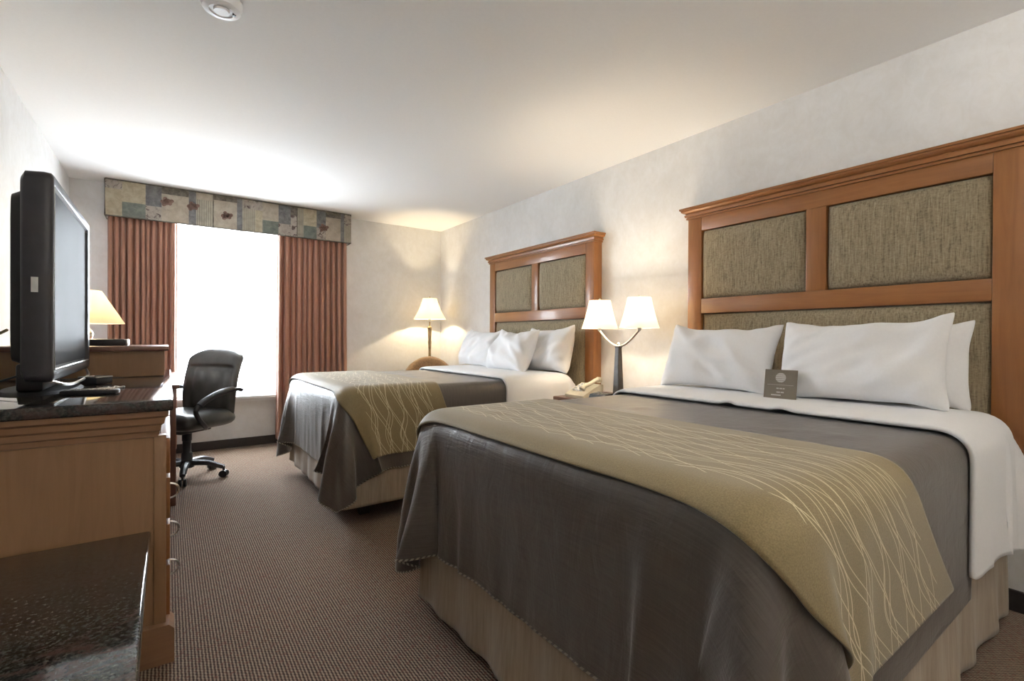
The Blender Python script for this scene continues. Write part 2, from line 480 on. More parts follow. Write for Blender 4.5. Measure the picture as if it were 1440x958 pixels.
def drape(xa, xb, ya, yb, dx, box, r, top, steps=230, iters=9, th=.004, kb=.12, mu=.5, seed=1, floor=.03, wind=(0,0,0), headpin=True):
    rng = np.random.RandomState(seed)
    nx = int(round((xb-xa)/dx))+1; ny = int(round((yb-ya)/dx))+1
    X, Y = np.meshgrid(xa+np.arange(nx)*dx, ya+np.arange(ny)*dx)
    P = np.stack([X, Y, np.full_like(X, top+th)], -1)
    P += rng.normal(0, .0012, P.shape)
    uv = np.stack([X, Y], -1)
    x0, x1, y0, y1 = box
    c = np.array([(x0+x1)/2, (y0+y1)/2, (top-2)/2]); h = np.array([(x1-x0)/2-r, (y1-y0)/2-r, (top+2)/2-r])
    V = np.zeros_like(P); dt = 1/100
    P0 = P.copy(); pin = np.zeros((ny, nx), bool); pin[:, -2:] = headpin; pin &= (uv[...,1] > y0+.05) & (uv[...,1] < y1-.05)
    inner = (uv[...,0] > x0+.10) & (uv[...,0] < x1-.10) & (uv[...,1] > y0+.10) & (uv[...,1] < y1-.10)
    for s in range(steps):
        V[..., 2] -= 9.8*dt; V += np.array(wind)*dt; V *= .985 if s < steps*.6 else .93
        Q = P + V*dt
        for it in range(iters):
            all_cons(Q, dx, kb)
            q = Q - c; sg = np.sign(q); a = np.abs(q) - h
            m = np.maximum(a, 0); L = np.sqrt((m*m).sum(-1))
            ins = a.max(-1)
            d = L + np.minimum(ins, 0) - r
            hit = d < th
            nrm = np.where((L > 1e-6)[..., None], m/(L[..., None]+1e-9), (a == ins[..., None])*1.0)*sg
            Q += np.where(hit, th-d, 0)[..., None]*nrm
            low = Q[..., 2] < floor; Q[..., 2][low] = floor
            Q[pin] = P0[pin]
            Q[inner, :2] = P0[inner, :2]
        D = Q - P
        if mu:
            dn = (D*nrm).sum(-1, keepdims=True)*nrm
            D = np.where(hit[..., None], dn + (D-dn)*(1-mu*(nrm[..., 2:3] > .5) - .12*(nrm[..., 2:3] <= .5)), D)
            Q = P + D
        V = D/dt; P = Q
    return P, uv
def smooth_grid(P, n=1):
    for _ in range(n):
        Q = P.copy()
        Q[1:-1,1:-1] = P[1:-1,1:-1]*.5 + .125*(P[2:,1:-1]+P[:-2,1:-1]+P[1:-1,2:]+P[1:-1,:-2])
        P = Q
    return P
def normals(P):
    du = np.gradient(P, axis=1); dv = np.gradient(P, axis=0)
    n = np.cross(du, dv); return n/(np.linalg.norm(n, axis=-1, keepdims=True)+1e-9)
def sample(P, fx, fy):
    ny, nx = P.shape[:2]
    fx = np.clip(fx, 0, nx-1.001); fy = np.clip(fy, 0, ny-1.001)
    i = fx.astype(int); j = fy.astype(int); a = (fx-i)[..., None]; b = (fy-j)[..., None]
    return P[j,i]*(1-a)*(1-b) + P[j,i+1]*a*(1-b) + P[j+1,i]*(1-a)*b + P[j+1,i+1]*a*b

def pillow_mesh(W, Hh, T, seed=0, dx=.024, press=14):
    rng = np.random.RandomState(seed)
    nx = int(W/dx)+1; ny = int(Hh/dx)+1
    if nx % 2 == 0: nx += 1
    X, Y = np.meshgrid(np.linspace(-W/2, W/2, nx), np.linspace(-Hh/2, Hh/2, ny))
    u = X/(W/2); v = Y/(Hh/2)
    bulge = .02*(1-u**2)*(1-v**2)
    S = [np.stack([X, Y, s*bulge], -1) + rng.normal(0, .0015, (ny, nx, 3)) for s in (1, -1)]
    V = [np.zeros_like(S[0]), np.zeros_like(S[0])]; dt = 1/80
    dd = (X[0,1]-X[0,0] + Y[1,0]-Y[0,0])/2
    def weld(Q):
        for sl in ((0, slice(None)), (-1, slice(None)), (slice(None), 0), (slice(None), -1)):
            m = (Q[0][sl]+Q[1][sl])/2; Q[0][sl] = m; Q[1][sl] = m
    for s in range(110):
        Q = []
        for k, sg in ((0, 1), (1, -1)):
            V[k] += sg*normals(S[k])*press*dt; V[k] *= .93
            Q.append(S[k]+V[k]*dt)
        for it in range(8):
            for k in (0, 1):
                all_cons(Q[k], dd, .1)
                lim = T/2*(1-.25*np.abs(v)**3)*(1+.10*np.sin(3*u+seed)*np.cos(4*v))
                Q[k][..., 2] = np.clip(Q[k][..., 2], -lim, lim)
            weld(Q)
        for k in (0, 1): V[k] = (Q[k]-S[k])/dt; S[k] = Q[k]
    return S
def pillow(name, W, Hh, T, seed, Mx, label, group):
    S = pillow_mesh(W, Hh, T, seed)
    ny, nx = S[0].shape[:2]
    # slump: lower edge fuller, top edge droops a little
    bm = bmesh.new(); vid = {}
    def put(k, j, i):
        e = j in (0, ny-1) or i in (0, nx-1)
        key = (0 if e else k, j, i)
        if key not in vid:
            p = S[k][j, i]; x, y, z = p
            t = y/(Hh/2)
            z = z*(1.12-.18*t)
            y = y - .018*math.cos(x/(W/2)*PI/2)*(t > 0)*t
            for cu in (-1, 1):
                for cv in (-1, 1):
                    ddx, ddy = x-cu*W/2, y-cv*Hh/2; dd_ = math.hypot(ddx, ddy); an = math.atan2(ddy, ddx)
                    z += (1 if k == 0 else -1)*(.012 if cv > 0 else .006)*math.sin(an*(11+cu+seed%3)+seed*2+cv)*min(1, dd_/.05)*math.exp(-(dd_/.15)**2)
            rg = noise.noise(Vector((x*5+seed, y*11+x*6*(1 if seed % 2 else -1), seed*1.7)))
            z += .010*(1-abs(rg)*4)*(k == 0)*max(0, (1-abs(x/(W/2))**6)*(1-abs(t)**6))*1.5
            z += .012*noise.noise(Vector((x*7+seed*3, y*7, seed)))
            vid[key] = bm.verts.new((x, y, z))
        return vid[key]
    for k in (0, 1):
        for j in range(ny-1):
            for i in range(nx-1):
                q = [put(k,j,i), put(k,j,i+1), put(k,j+1,i+1), put(k,j+1,i)]
                if k: q = q[::-1]
                try: bm.faces.new(q)
                except ValueError: pass
    bm.transform(Mx)
    o = obj(name, bm, M['white_cloth'], autosm=180)
    s = o.modifiers.new('sub', 'SUBSURF'); s.levels = 1; s.render_levels = 1
    return tag(o, label, 'pillow', group)

# ------------------------------------------------------------------ the room
def wall_panel(name, a, b, holes=None):
    return struct(name, B(*a, *b), M['wall'])
T = .12
struct('floor', B(XL-T, XR+T, YB-T, YW+T, -.1, 0), M['carpet'])
struct('ceiling', B(XL-T, XR+T, YB-T, YW+T, H, H+.1), M['ceiling'])
struct('wall_left', B(XL-T, XL, YB, YW, 0, H), M['wall'])
struct('wall_right', B(XR, XR+T, YB, YW, 0, H), M['wall'])
struct('wall_back', B(XL-T, XR+T, YB-T, YB, 0, H), M['wall'])
WX0, WX1, WZ0, WZ1 = -.14, 1.40, .56, 2.32
bm = bmesh.new()
bx(bm, XL-T, WX0, YW, YW+T, 0, H); bx(bm, WX1, XR+T, YW, YW+T, 0, H)
bx(bm, WX0, WX1, YW, YW+T, 0, WZ0); bx(bm, WX0, WX1, YW, YW+T, WZ1, H)
struct('wall_window', bm, M['wall'])
struct('baseboard_window', B(XL, XR, YW-.015, YW, 0, .09, bev=.004), M['baseboard'])
struct('baseboard_right', B(XR-.015, XR, YB, YW-.015, 0, .09, bev=.004), M['baseboard'])
struct('baseboard_left', B(XL, XL+.015, YB, YW-.015, 0, .09, bev=.004), M['baseboard'])
struct('baseboard_back', B(XL+.015, XR-.015, YB, YB+.015, 0, .09, bev=.004), M['baseboard'])
# window
bm = bmesh.new(); f = .045
bx(bm, WX0, WX0+f, YW+.02, YW+.09, WZ0, WZ1); bx(bm, WX1-f, WX1, YW+.02, YW+.09, WZ0, WZ1)
bx(bm, WX0+f, WX1-f, YW+.02, YW+.09, WZ0, WZ0+f); bx(bm, WX0+f, WX1-f, YW+.02, YW+.09, WZ1-f, WZ1)
bx(bm, .618, .655, YW+.025, YW+.085, WZ0+f, WZ1-f)
win = struct('window_1', bm, M['frame_white'])
def kid(name, bm, mat, parent, smooth=False):
    o = obj(name, bm, mat, parent, smooth); return o
kid('glass_pane', B(WX0+f, .618, YW+.052, YW+.056, WZ0+f, WZ1-f), M['glass'], win)
kid('glass_pane', B(.655, WX1-f, YW+.052, YW+.056, WZ0+f, WZ1-f), M['glass'], win)
bm = B(WX0-.06, WX1+.06, YW-.085, YW-.001, .505, .535, bev=.006)
bx(bm, WX0-.03, WX1+.03, YW-.05, YW-.001, .475, .503)
struct('trim_1', bm, M['frame_white'])

# snowy ground outside
struct('ground_outside', B(-14, 16, 7.5, 40, -.75, -.62), plain('snowy_ground', (.7,.72,.74), .9))

# ------------------------------------------------------------------ curtains
def curtain_surface(x0, x1, z0, z1, y, amp, npl, seed, nz=30, flare=0, taper=0):
    rng = random.Random(seed)
    nx = npl*10+1; P = np.zeros((nz+1, nx, 3))
    ph = [0]
    for i in range(npl): ph.append(ph[-1] + rng.uniform(.65, 1.35))
    for j in range(nz+1):
        t = j/nz; z = z0+(z1-z0)*t
        for i in range(nx):
            s = i/(nx-1); q = s*npl; a = int(min(q, npl-1)); fr = q-a
            u = (ph[a]+(ph[a+1]-ph[a])*fr)/ph[-1]
            x = x0+(x1-x0)*u
            am = amp*(.75+.5*rng_hash(a, seed))*(1-.25*t)
            yy = y + am*math.cos(2*PI*fr) + .003*noise.noise(Vector((x*5, z*1.3, seed)))
            xx = x + am*.25*math.sin(4*PI*fr) + (1-t)*flare*(u-.5) + .004*noise.noise(Vector((x*6, z*1.1, seed+9)))
            P[j, i] = (xx, yy, z)
    return P
def rng_hash(a, s): return (math.sin(a*12.9898+s*78.233)*43758.5453) % 1
P = curtain_surface(-.44, .075, .06, 2.26, YW-.13, .032, 11, 3)
tag(grid_obj('curtain', P, M['curtain'], solid=.003, sub=1), 'terracotta pleated curtain left of the window behind the desk lamp', 'curtain', 'curtains')
P = curtain_surface(.955, 1.68, .06, 2.26, YW-.13, .036, 12, 8, flare=.03)
tag(grid_obj('curtain', P, M['curtain'], solid=.003, sub=1), 'terracotta pleated curtain right of the window beside the corner floor lamp', 'curtain', 'curtains')
P = curtain_surface(-.10, 1.36, .555, 2.28, YW-.045, .008, 26, 5, nz=16)
tag(grid_obj('sheer_curtain', P, M['sheer'], sub=0), 'white sheer voile panel hanging across the bright window', 'curtain')

# valance : upholstered box in collage fabric, one mesh with a patch per swatch
def valance():
    x0, x1, y0, z0, z1 = -.452, 1.703, YW-.19, 2.222, 2.545
    t = thing('valance', 'boxed fabric valance with beige, slate and floral collage pattern over the window', 'valance', ((x0+x1)/2, y0, z0))
    bm = bmesh.new()
    W = x1-x0
    def quad(x, X, z, Z, mi):
        vs = [bm.verts.new(p) for p in ((x, y0, z), (X, y0, z), (X, y0, Z), (x, y0, Z))]
        f_ = bm.faces.new(vs); f_.material_index = mi
    hh = z1-z0
    cols = [(.055,[(0,.75,0),(.75,1,6)]),(.078,[(0,.42,1),(.42,1,0)]),(.055,[(0,.4,6),(.4,1,2)]),(.098,[(0,.8,3),(.8,1,5)]),(.027,[(0,1,2)]),
            (.066,[(0,.78,4),(.78,1,3)]),(.094,[(0,.84,3),(.84,1,5)]),(.022,[(0,1,2)]),(.055,[(0,.72,4),(.72,1,6)]),(.030,[(0,.7,0),(.7,1,6)]),
            (.070,[(0,.42,1),(.42,1,3)]),(.055,[(0,.38,6),(.38,1,2)]),(.030,[(0,.7,6),(.7,1,5)]),(.03,[(0,1,4)]),(.062,[(0,.42,1),(.42,1,0)]),
            (.045,[(0,.4,6),(.4,1,2)]),(.075,[(0,.8,3),(.8,1,5)]),(.018,[(0,1,2)]),(.035,[(0,.6,4),(.6,1,6)])]
    tot = sum(c[0] for c in cols); x = x0
    for w, ps in cols:
        X = x + W*w/tot
        for a, b, mi in ps: quad(x, X, z0+a*hh, z0+b*hh, mi)
        x = X
    # returns, top and back of the box
    for xx in (x0, x1):
        vs = [bm.verts.new(p) for p in ((xx, y0, z0), (xx, YW-.002, z0), (xx, YW-.002, z1), (xx, y0, z1))]
        bm.faces.new(vs).material_index = 6
    vs = [bm.verts.new(p) for p in ((x0, y0, z1), (x1, y0, z1), (x1, YW-.002, z1), (x0, YW-.002, z1))]
    bm.faces.new(vs).material_index = 5
    bmesh.ops.remove_doubles(bm, verts=bm.verts, dist=1e-5)
    o = obj('box_cover', bm, VAL, t, smooth=False)
    s = o.modifiers.new('solid', 'SOLIDIFY'); s.thickness = .012; s.offset = 0
    # printed flower clusters, flat appliques on the face
    for cx, cz in ((-.452+.30*W, .55), (-.452+.205*W, .58), (-.452+.43*W, .40), (-.452+.86*W, .42)):
        bm = bmesh.new()
        for q in range(9):
            a = q*2.4; r = .012+.004*q
            bmesh_disc(bm, cx+r*math.cos(a), y0-.0075, z0+hh*cz+.8*r*math.sin(a), .014+.006*rng_hash(q, 2))
        obj('flower_print', bm, VAL[7], t, smooth=False)
    bm = bmesh.new()
    tube(bm, [(x0, y0-.004, z0), (x1, y0-.004, z0)], .006); tube(bm, [(x0, y0-.004, z1), (x1, y0-.004, z1)], .006)
    tube(bm, [(x0, YW-.01, z0), (x0, y0, z0), (x0, y0, z1), (x0, YW-.01, z1)], .006)
    tube(bm, [(x1, YW-.01, z0), (x1, y0, z0), (x1, y0, z1), (x1, YW-.01, z1)], .006)
    xs = x0 + W*sum(c[0] for c in cols[:6])/tot
    tube(bm, [(xs, y0-.004, z0), (xs, y0-.004, z1)], .005)
    xs = x0 + W*sum(c[0] for c in cols[:13])/tot
    tube(bm, [(xs, y0-.004, z0), (xs, y0-.004, z1)], .005)
    obj('piping', bm, VAL[5], t)
def bmesh_disc(bm, x, y, z, r, n=9):
    vs = [bm.verts.new((x+r*math.cos(2*PI*i/n), y, z+r*math.sin(2*PI*i/n))) for i in range(n)]
    bm.faces.new(vs)
valance()

# ------------------------------------------------------------------ headboards
def headboard(yc, label):
    xf = 2.85; w = 1.575; y0, y1 = yc-w/2, yc+w/2
    t = thing('headboard', label, 'headboard', (XR, yc, .65), group='panelled headboards')
    xb = XR-.002
    st = .10
    obj('stile', B(xf, xb, y0, y0+st, .65, 1.955, bev=.003), M['cherry_v'], t)
    obj('stile', B(xf, xb, y1-st, y1, .65, 1.955, bev=.003), M['cherry_v'], t)
    bm = bmesh.new()
    bx(bm, xf, xb, y0+st, y1-st, 1.862, 1.955, bev=.003)          # top rail
    obj('top_rail', bm, M['cherry_h'], t)
    obj('middle_rail', B(xf, xb, y0+st, y1-st, 1.318, 1.415, bev=.003), M['cherry_h'], t)
    obj('mullion', B(xf, xb, yc-.05, yc+.05, 1.415, 1.862, bev=.003), M['cherry_v'], t)
    obj('backing', B(xb-.03, xb, y0+st, y1-st, .66, 1.862), M['cherry_v'], t)
    # crown moulding profile, mitred returns on both ends
    bm = bmesh.new()
    prof = [(0,0), (.010,0), (.010,.009), (.003,.009), (.003,.015), (.016,.015), (.018,.029), (.011,.031), (.011,.038), (.024,.042), (.034,.050), (.034,.060), (.042,.061), (.042,.073), (0,.073)]
    t2 = bmesh.new(); rings = []
    for d, z in prof:
        rings.append([t2.verts.new(p) for p in ((xb, y0-d, 1.949+z), (xf-d, y0-d, 1.949+z), (xf-d, y1+d, 1.949+z), (xb, y1+d, 1.949+z))])
    for a, b in zip(rings, rings[1:]):
        for i in range(3): t2.faces.new((a[i], a[i+1], b[i+1], b[i]))
    bmesh.ops.recalc_face_normals(t2, faces=t2.faces); merge(bm, t2)
    obj('crown_moulding', bm, M['cherry_h'], t, autosm=20)
    def pad(ya, yb, za, zb):
        bm = bmesh.new(); nx, nz = 22, 12; x0p = xf+.03
        Q = []
        for j in range(nz+1):
            row = []
            for i in range(nx+1):
                u, v = i/nx*2-1, j/nz*2-1
                # cluster samples at the border
                u = math.sin(u*PI/2); v = math.sin(v*PI/2)
                b = ((1-abs(u)**8)*(1-abs(v)**8))**.45
                row.append(bm.verts.new((x0p-.042*b, (ya+yb)/2+u*(yb-ya)/2, (za+zb)/2+v*(zb-za)/2)))
            Q.append(row)
        for j in range(nz):
            for i in range(nx): bm.faces.new((Q[j][i], Q[j+1][i], Q[j+1][i+1], Q[j][i+1]))
        ring = Q[0] + [r[-1] for r in Q[1:]] + Q[-1][-2::-1] + [r[0] for r in Q[-2:0:-1]]
        back = [bm.verts.new((xb-.029, v.co.y, v.co.z)) for v in ring]
        n = len(ring)
        for i in range(n): bm.faces.new((ring[i], ring[(i+1) % n], back[(i+1) % n], back[i]))
        bmesh.ops.recalc_face_normals(bm, faces=bm.faces)
        return bm
    obj('upholstered_panel', pad(yc+.051, y1-st-.001, 1.416, 1.861), M['panel_fabric'], t, autosm=60)
    obj('upholstered_panel', pad(y0+st+.001, yc-.051, 1.416, 1.861), M['panel_fabric'], t, autosm=60)
    obj('upholstered_panel', pad(y0+st+.001, y1-st-.001, .68, 1.317), M['panel_fabric'], t, autosm=60)
    return t
headboard(1.18, 'cherry wood headboard with three fabric panels behind the near bed')
headboard(3.635, 'cherry wood headboard with three fabric panels behind the far bed')

# ------------------------------------------------------------------ beds
def bed(x0, ya, yb, hem, label, seed):
    t = thing('bed', label, 'bed', ((x0+2.84)/2, (ya+yb)/2, 0), group='beds')
    obj('mattress', B(x0+.015, 2.695, ya+.015, yb-.015, .50, BT-.006, bev=.05, seg=4), M['mattress'], t)
    obj('box_spring', B(x0+.05, 2.83, ya+.05, yb-.05, .22, .498, bev=.02), M['mattress'], t)
    for lx in (x0+.2, 2.7):
        for ly in (ya+.2, yb-.2): obj('leg', B(lx-.03, lx+.03, ly-.03, ly+.03, 0, .219), M['bronze'], t)
    # pleated skirt round foot and both sides
    path = []
    n = 60; r = .03
    for i in range(int((2.80-x0)/.02)): path.append((2.80-i*.02, ya, (0,-1)))
    for i in range(6):
        a = -PI/2 - i/5*PI/2; path.append((x0+r+r*math.cos(a), ya+r+r*math.sin(a), (math.cos(a), math.sin(a))))
    for i in range(1, int((yb-ya-2*r)/.02)): path.append((x0, ya+r+i*.02, (-1,0)))
    for i in range(6):
        a = PI - i/5*PI/2; path.append((x0+r+r*math.cos(a), yb-r+r*math.sin(a), (math.cos(a), math.sin(a))))
    for i in range(1, int((2.80-x0)/.02)): path.append((x0+i*.02, yb, (0,1)))
    nz = 10; P = np.zeros((nz+1, len(path), 3))
    for j in range(nz+1):
        s = j/nz; z = .51-(.51-hem)*s
        for i, (px, py, nn) in enumerate(path):
            w = .5*math.sin(i*.55+3*noise.noise(Vector((i*.05, seed, 0))))+.8*noise.noise(Vector((i*.11, seed+4, s)))
            o = -.012 + s*(.012+.016*w)
            P[j, i] = (px+nn[0]*o, py+nn[1]*o, z + .004*w*s)
    grid_obj('bed_skirt', P, M['skirt'], t, solid=.004, sub=1)
    return t
NY0, NY1, FY0, FY1 = .43, 1.93, 2.945, 4.43
NX, FX = .885, .85
near = bed(NX, NY0, NY1, .045, 'near queen bed with tan bed skirt, closest to the camera', 1)
far = bed(FX, FY0, FY1, .11, 'far queen bed with tan bed skirt, nearer the window', 2)

def dress(x0, y0, y1, seed, labels, skew, sheet_over, xe, extra=0):
    dx = .026
    ov = .485
    P, uv = drape(x0-ov, xe, y0-ov+.02-extra, y1+ov-.02, dx, (x0-.005, 3.2, y0-.005, y1+.005), .055, BT, seed=seed, steps=230, kb=.10)
    P = smooth_grid(P, 2)
    # the corners of the spread are rounded off
    ex = np.clip((x0-uv[...,0])/ov, 0, 1); ey = np.clip(np.maximum(y0-uv[...,1], uv[...,1]-y1)/ov, 0, 1)
    g_ = 1 - .20*np.minimum(ex, ey)**1.6
    sx = np.where(ex > 0, x0 - ex*ov*g_, uv[...,0]); sy = np.where(ey > 0, np.where(uv[...,1] < y0, y0-ey*ov*g_, y1+ey*ov*g_), uv[...,1])
    P = sample(P, (sx-uv[0,0,0])/dx, (sy-uv[0,0,1])/dx)
    # small gathers towards the hem of the foot drop
    drop = np.clip((x0-.02-uv[...,0])/ov, 0, 1)
    wv = np.array([[noise.noise(Vector((uv[j,i,1]*17, uv[j,i,0]*2.2, seed))) for i in range(P.shape[1])] for j in range(P.shape[0])])
    P = P + normals(P)*(.010*drop**1.5*np.maximum(wv, -.5))[..., None]
    e = np.minimum.reduce([uv[...,0]-uv[...,0].min(), uv[...,1]-uv[...,1].min(), uv[...,1].max()-uv[...,1]])
    o = grid_obj('coverlet', P, M['coverlet'], uv=uv, edge=e, solid=.006, sub=1, offset=1)
    tag(o, labels[0], 'bedspread', 'grey coverlets')
    # runner: follows the coverlet surface
    nr = normals(P)
    us = np.arange(0, .641, .02); vs = np.arange(y0-.37, y1+.36, .02)
    U, Vv = np.meshgrid(us, vs)
    over = np.maximum(y0-Vv, 0)
    xr = x0+.005 + U + skew*over**1.1*(.45+U*1.1)
    fx = (xr - uv[0,0,0])/dx; fy = (Vv - uv[0,0,1])/dx
    Pr = sample(P, fx, fy) + sample(nr, fx, fy)*.016
    Pr = smooth_grid(Pr, 2)
    ruv = np.stack([U, Vv-y0+.5], -1)
    o = grid_obj('bed_runner', Pr, M['runner'], uv=ruv, solid=.005, sub=1, offset=1)
    tag(o, labels[1], 'bed runner', 'gold bed runners')
    # white top sheet folded back over the coverlet
    S, suv = drape(xe-.07, 2.835, y0-sheet_over[0], y1+sheet_over[1], .026, (0, 2.71, y0-.016, y1+.016), .075, BT+.018, seed=seed+10, steps=180, kb=.10, mu=.3, headpin=False)
    S = smooth_grid(S, 1)
    # soft rolled fold at the front edge
    k = np.exp(-((suv[...,0]-suv[...,0].min())/.05)**2)
    nS = normals(S)
    S = S + nS*(.010*np.sqrt(np.clip((suv[...,0]-suv[...,0].min())/.05, 0, 1)))[..., None]
    o = grid_obj('top_sheet', S, M['white_cloth'], uv=suv, solid=.012, sub=1, offset=1)
    tag(o, labels[2], 'sheet', 'folded white sheets')
    return P, S
dress(NX, NY0, NY1, 3, ('grey brown satin coverlet draped over the near bed', 'gold bed runner with pale wavy lines across the near bed',
      'white folded sheet along the head of the near bed'), .95, (.43, .34), 2.17, .07)
dress(FX, FY0, FY1, 5, ('grey brown satin coverlet draped over the far bed', 'gold bed runner with pale wavy lines across the far bed',
      'white folded sheet along the head of the far bed'), .40, (.40, .34), 2.10)

# pillows : local x -> world -y, local y -> up leaning back, local z -> towards the foot
def pmat(x, y, z, lean, yaw=0, roll=0):
    """centre of the pillow, lean back in degrees"""
    base = Matrix(((0,0,-1,0),(-1,0,0,0),(0,1,0,0),(0,0,0,1)))
    return Matrix.Translation((x, y, z)) @ Matrix.Rotation(math.radians(yaw), 4, 'Z') @ Matrix.Rotation(math.radians(lean), 4, 'Y') @ Matrix.Rotation(math.radians(roll), 4, 'X') @ base
PZ = BT+.035
pillow('pillow', .66, .44, .17, 1, pmat(2.56, 1.57, PZ+.185, 22, 3, 1), 'white pillow on the near bed, left of the grey card', 'pillows on the near bed')
pillow('pillow', .68, .45, .17, 2, pmat(2.55, .885, PZ+.195, 20, 0, -2), 'white pillow on the near bed, front one right of the grey card', 'pillows on the near bed')
pillow('pillow', .66, .42, .15, 3, pmat(2.70, .845, PZ+.18, 14, 0, -1), 'white pillow on the near bed, mostly hidden behind the right one', 'pillows on the near bed')
pillow('pillow', .62, .44, .16, 4, pmat(2.62, 4.24, PZ+.185, 20, 4, 2), 'white pillow on the far bed, farthest left of the three', 'pillows on the far bed')
pillow('pillow', .64, .44, .17, 5, pmat(2.52, 3.55, PZ+.18, 24, -2, 1), 'white pillow on the far bed, in front in the middle', 'pillows on the far bed')
pillow('pillow', .64, .44, .16, 6, pmat(2.70, 3.25, PZ+.19, 13, -3, -2), 'white pillow on the far bed, rearmost, nearest the twin shade lamp', 'pillows on the far bed')

# card leaning on the pillows
def card():
    t = thing('card', 'small grey brown card with round white emblem leaning between near pillows', 'card', (2.37, 1.135, BT+.032))
    t.rotation_euler = (0, math.radians(10), math.radians(6))
    obj('card_sheet', B(-.001, .001, -.072, .072, 0, .15), M['card'], t, smooth=False, local=True)
    bm = bmesh.new()
    # round emblem cut by horizontal bands, then small print lines
    cz, r = .112, .023
    for k_ in range(5):
        z0 = cz - r + k_*(2*r/5) + .0008; z1 = cz - r + (k_+1)*(2*r/5) - .0008
        pts = []
        for s in range(7):
            z = z0 + (z1-z0)*s/6; y = math.sqrt(max(0, r*r-(z-cz)**2)); pts.append((y, z))
        vs = [bm.verts.new((-.0016, -y, z)) for y, z in pts] + [bm.verts.new((-.0016, y, z)) for y, z in reversed(pts)]
        bm.faces.new(vs[::-1])
    obj('emblem', bm, M['card_mark'], t, smooth=False, local=True)
    bm = bmesh.new()
    bx(bm, -.0018, -.0012, -.058, .058, .0765, .0778)
    for z, segs in ((.060, [(-.02,-.012),(-.009,.002),(.005,.016)]), (.042, [(-.018,-.004),(-.001,.015)]), (.028, [(-.005,.038)])):
        for a, b_ in segs: bx(bm, -.0018, -.0012, a, b_, z-.003, z+.003)
    obj('print_lines', bm, M['card_mark'], t, smooth=False, local=True)
card()

# ------------------------------------------------------------------ nightstand
NSX = 2.36
t = thing('nightstand', 'dark wood nightstand between the two beds', 'nightstand', ((NSX+XR)/2, 2.41, 0))
obj('body', B(NSX+.03, XR-.02, 2.07, 2.75, .06, .685, bev=.004), M['redwood'], t)
obj('top', B(NSX, XR-.017, 2.04, 2.78, .686, .717, bev=.006), M['redwood'], t)
for z0, z1 in ((.10, .37), (.39, .66)):
    d = obj('drawer', B(NSX+.012, NSX+.030, 2.11, 2.71, z0, z1, bev=.004), M['cherry_h'], t)
    obj('handle', tube(bmesh.new(), bez((NSX+.012, 2.36, (z0+z1)/2), (NSX-.02, 2.37, (z0+z1)/2), (NSX-.02, 2.45, (z0+z1)/2), (NSX+.012, 2.46, (z0+z1)/2)), .005), M['metal'], d)
obj('plinth', B(NSX+.05, XR-.02, 2.09, 2.73, 0, .06), M['redwood'], t)

def bulb_light(name, loc, w, r=.03, col=(1,.84,.62)):
    l = bpy.data.lights.new(name, 'POINT'); l.energy = w; l.color = col; l.shadow_soft_size = r
    o = bpy.data.objects.new(name, l); COL.objects.link(o); o.location = loc; return o
def shade_bm(cx, cy, z0, z1, r0, r1, curve=0):
    bm = bmesh.new(); n = 36; k = 8
    out = [(r0+(r1-r0)*i/k - curve*math.sin(PI*i/k), z0+(z1-z0)*i/k) for i in range(k+1)]
    inn = [(r-.003, z) for r, z in out[::-1]]
    prof = out + inn + [out[0]]
    return lathe(bm, prof, cx, cy, n, cap=False)

# twin lamp on the nightstand
LX, LY, LZ = 2.62, 2.37, .717
t = thing('twin_lamp', 'lit twin shade table lamp with dark tapered column on the nightstand', 'lamp', (LX, LY, LZ))
bm = bmesh.new()
def sq_taper(bm, cx, cy, secs, chf=.25):
    t_ = bmesh.new(); rings = []
    for hw, z in secs:
        c = hw*chf
        pts = [(-hw+c,-hw),(hw-c,-hw),(hw,-hw+c),(hw,hw-c),(hw-c,hw),(-hw+c,hw),(-hw,hw-c),(-hw,-hw+c)]
        rings.append([t_.verts.new((cx+x, cy+y, z)) for x, y in pts])
    for a, b in zip(rings, rings[1:]):
        for i in range(8): t_.faces.new((a[i], a[(i+1) % 8], b[(i+1) % 8], b[i]))
    t_.faces.new(rings[0][::-1]); t_.faces.new(rings[-1])
    bmesh.ops.recalc_face_normals(t_, faces=t_.faces); merge(bm, t_)
sq_taper(bm, LX, LY, [(.033, LZ+.02), (.030, LZ+.05), (.0185, LZ+.368), (.021, LZ+.372), (.021, LZ+.378)])
obj('column', bm, M['bronze'], t, autosm=20)
bm = bmesh.new(); lathe(bm, [(.085, LZ), (.088, LZ+.008), (.075, LZ+.017), (.045, LZ+.022)], LX, LY); obj('base', bm, M['bronze'], t)
SEP = .185
bm = bmesh.new()
arc = [(LX, LY+SEP*math.sin(a), 1.215-.105*math.cos(a)**1) for a in [(-PI/2)+i*PI/16 for i in range(17)]]
arc = [(x, y, 1.21-.115*math.cos((y-LY)/SEP*PI/2)) for x, y, z in arc]
tube(bm, arc, .008); lathe(bm, [(.006, 1.08), (.016, 1.092), (.010, 1.105), (.013, 1.112), (.004, 1.125)], LX, LY, 14)
obj('arm', bm, M['metal'], t)
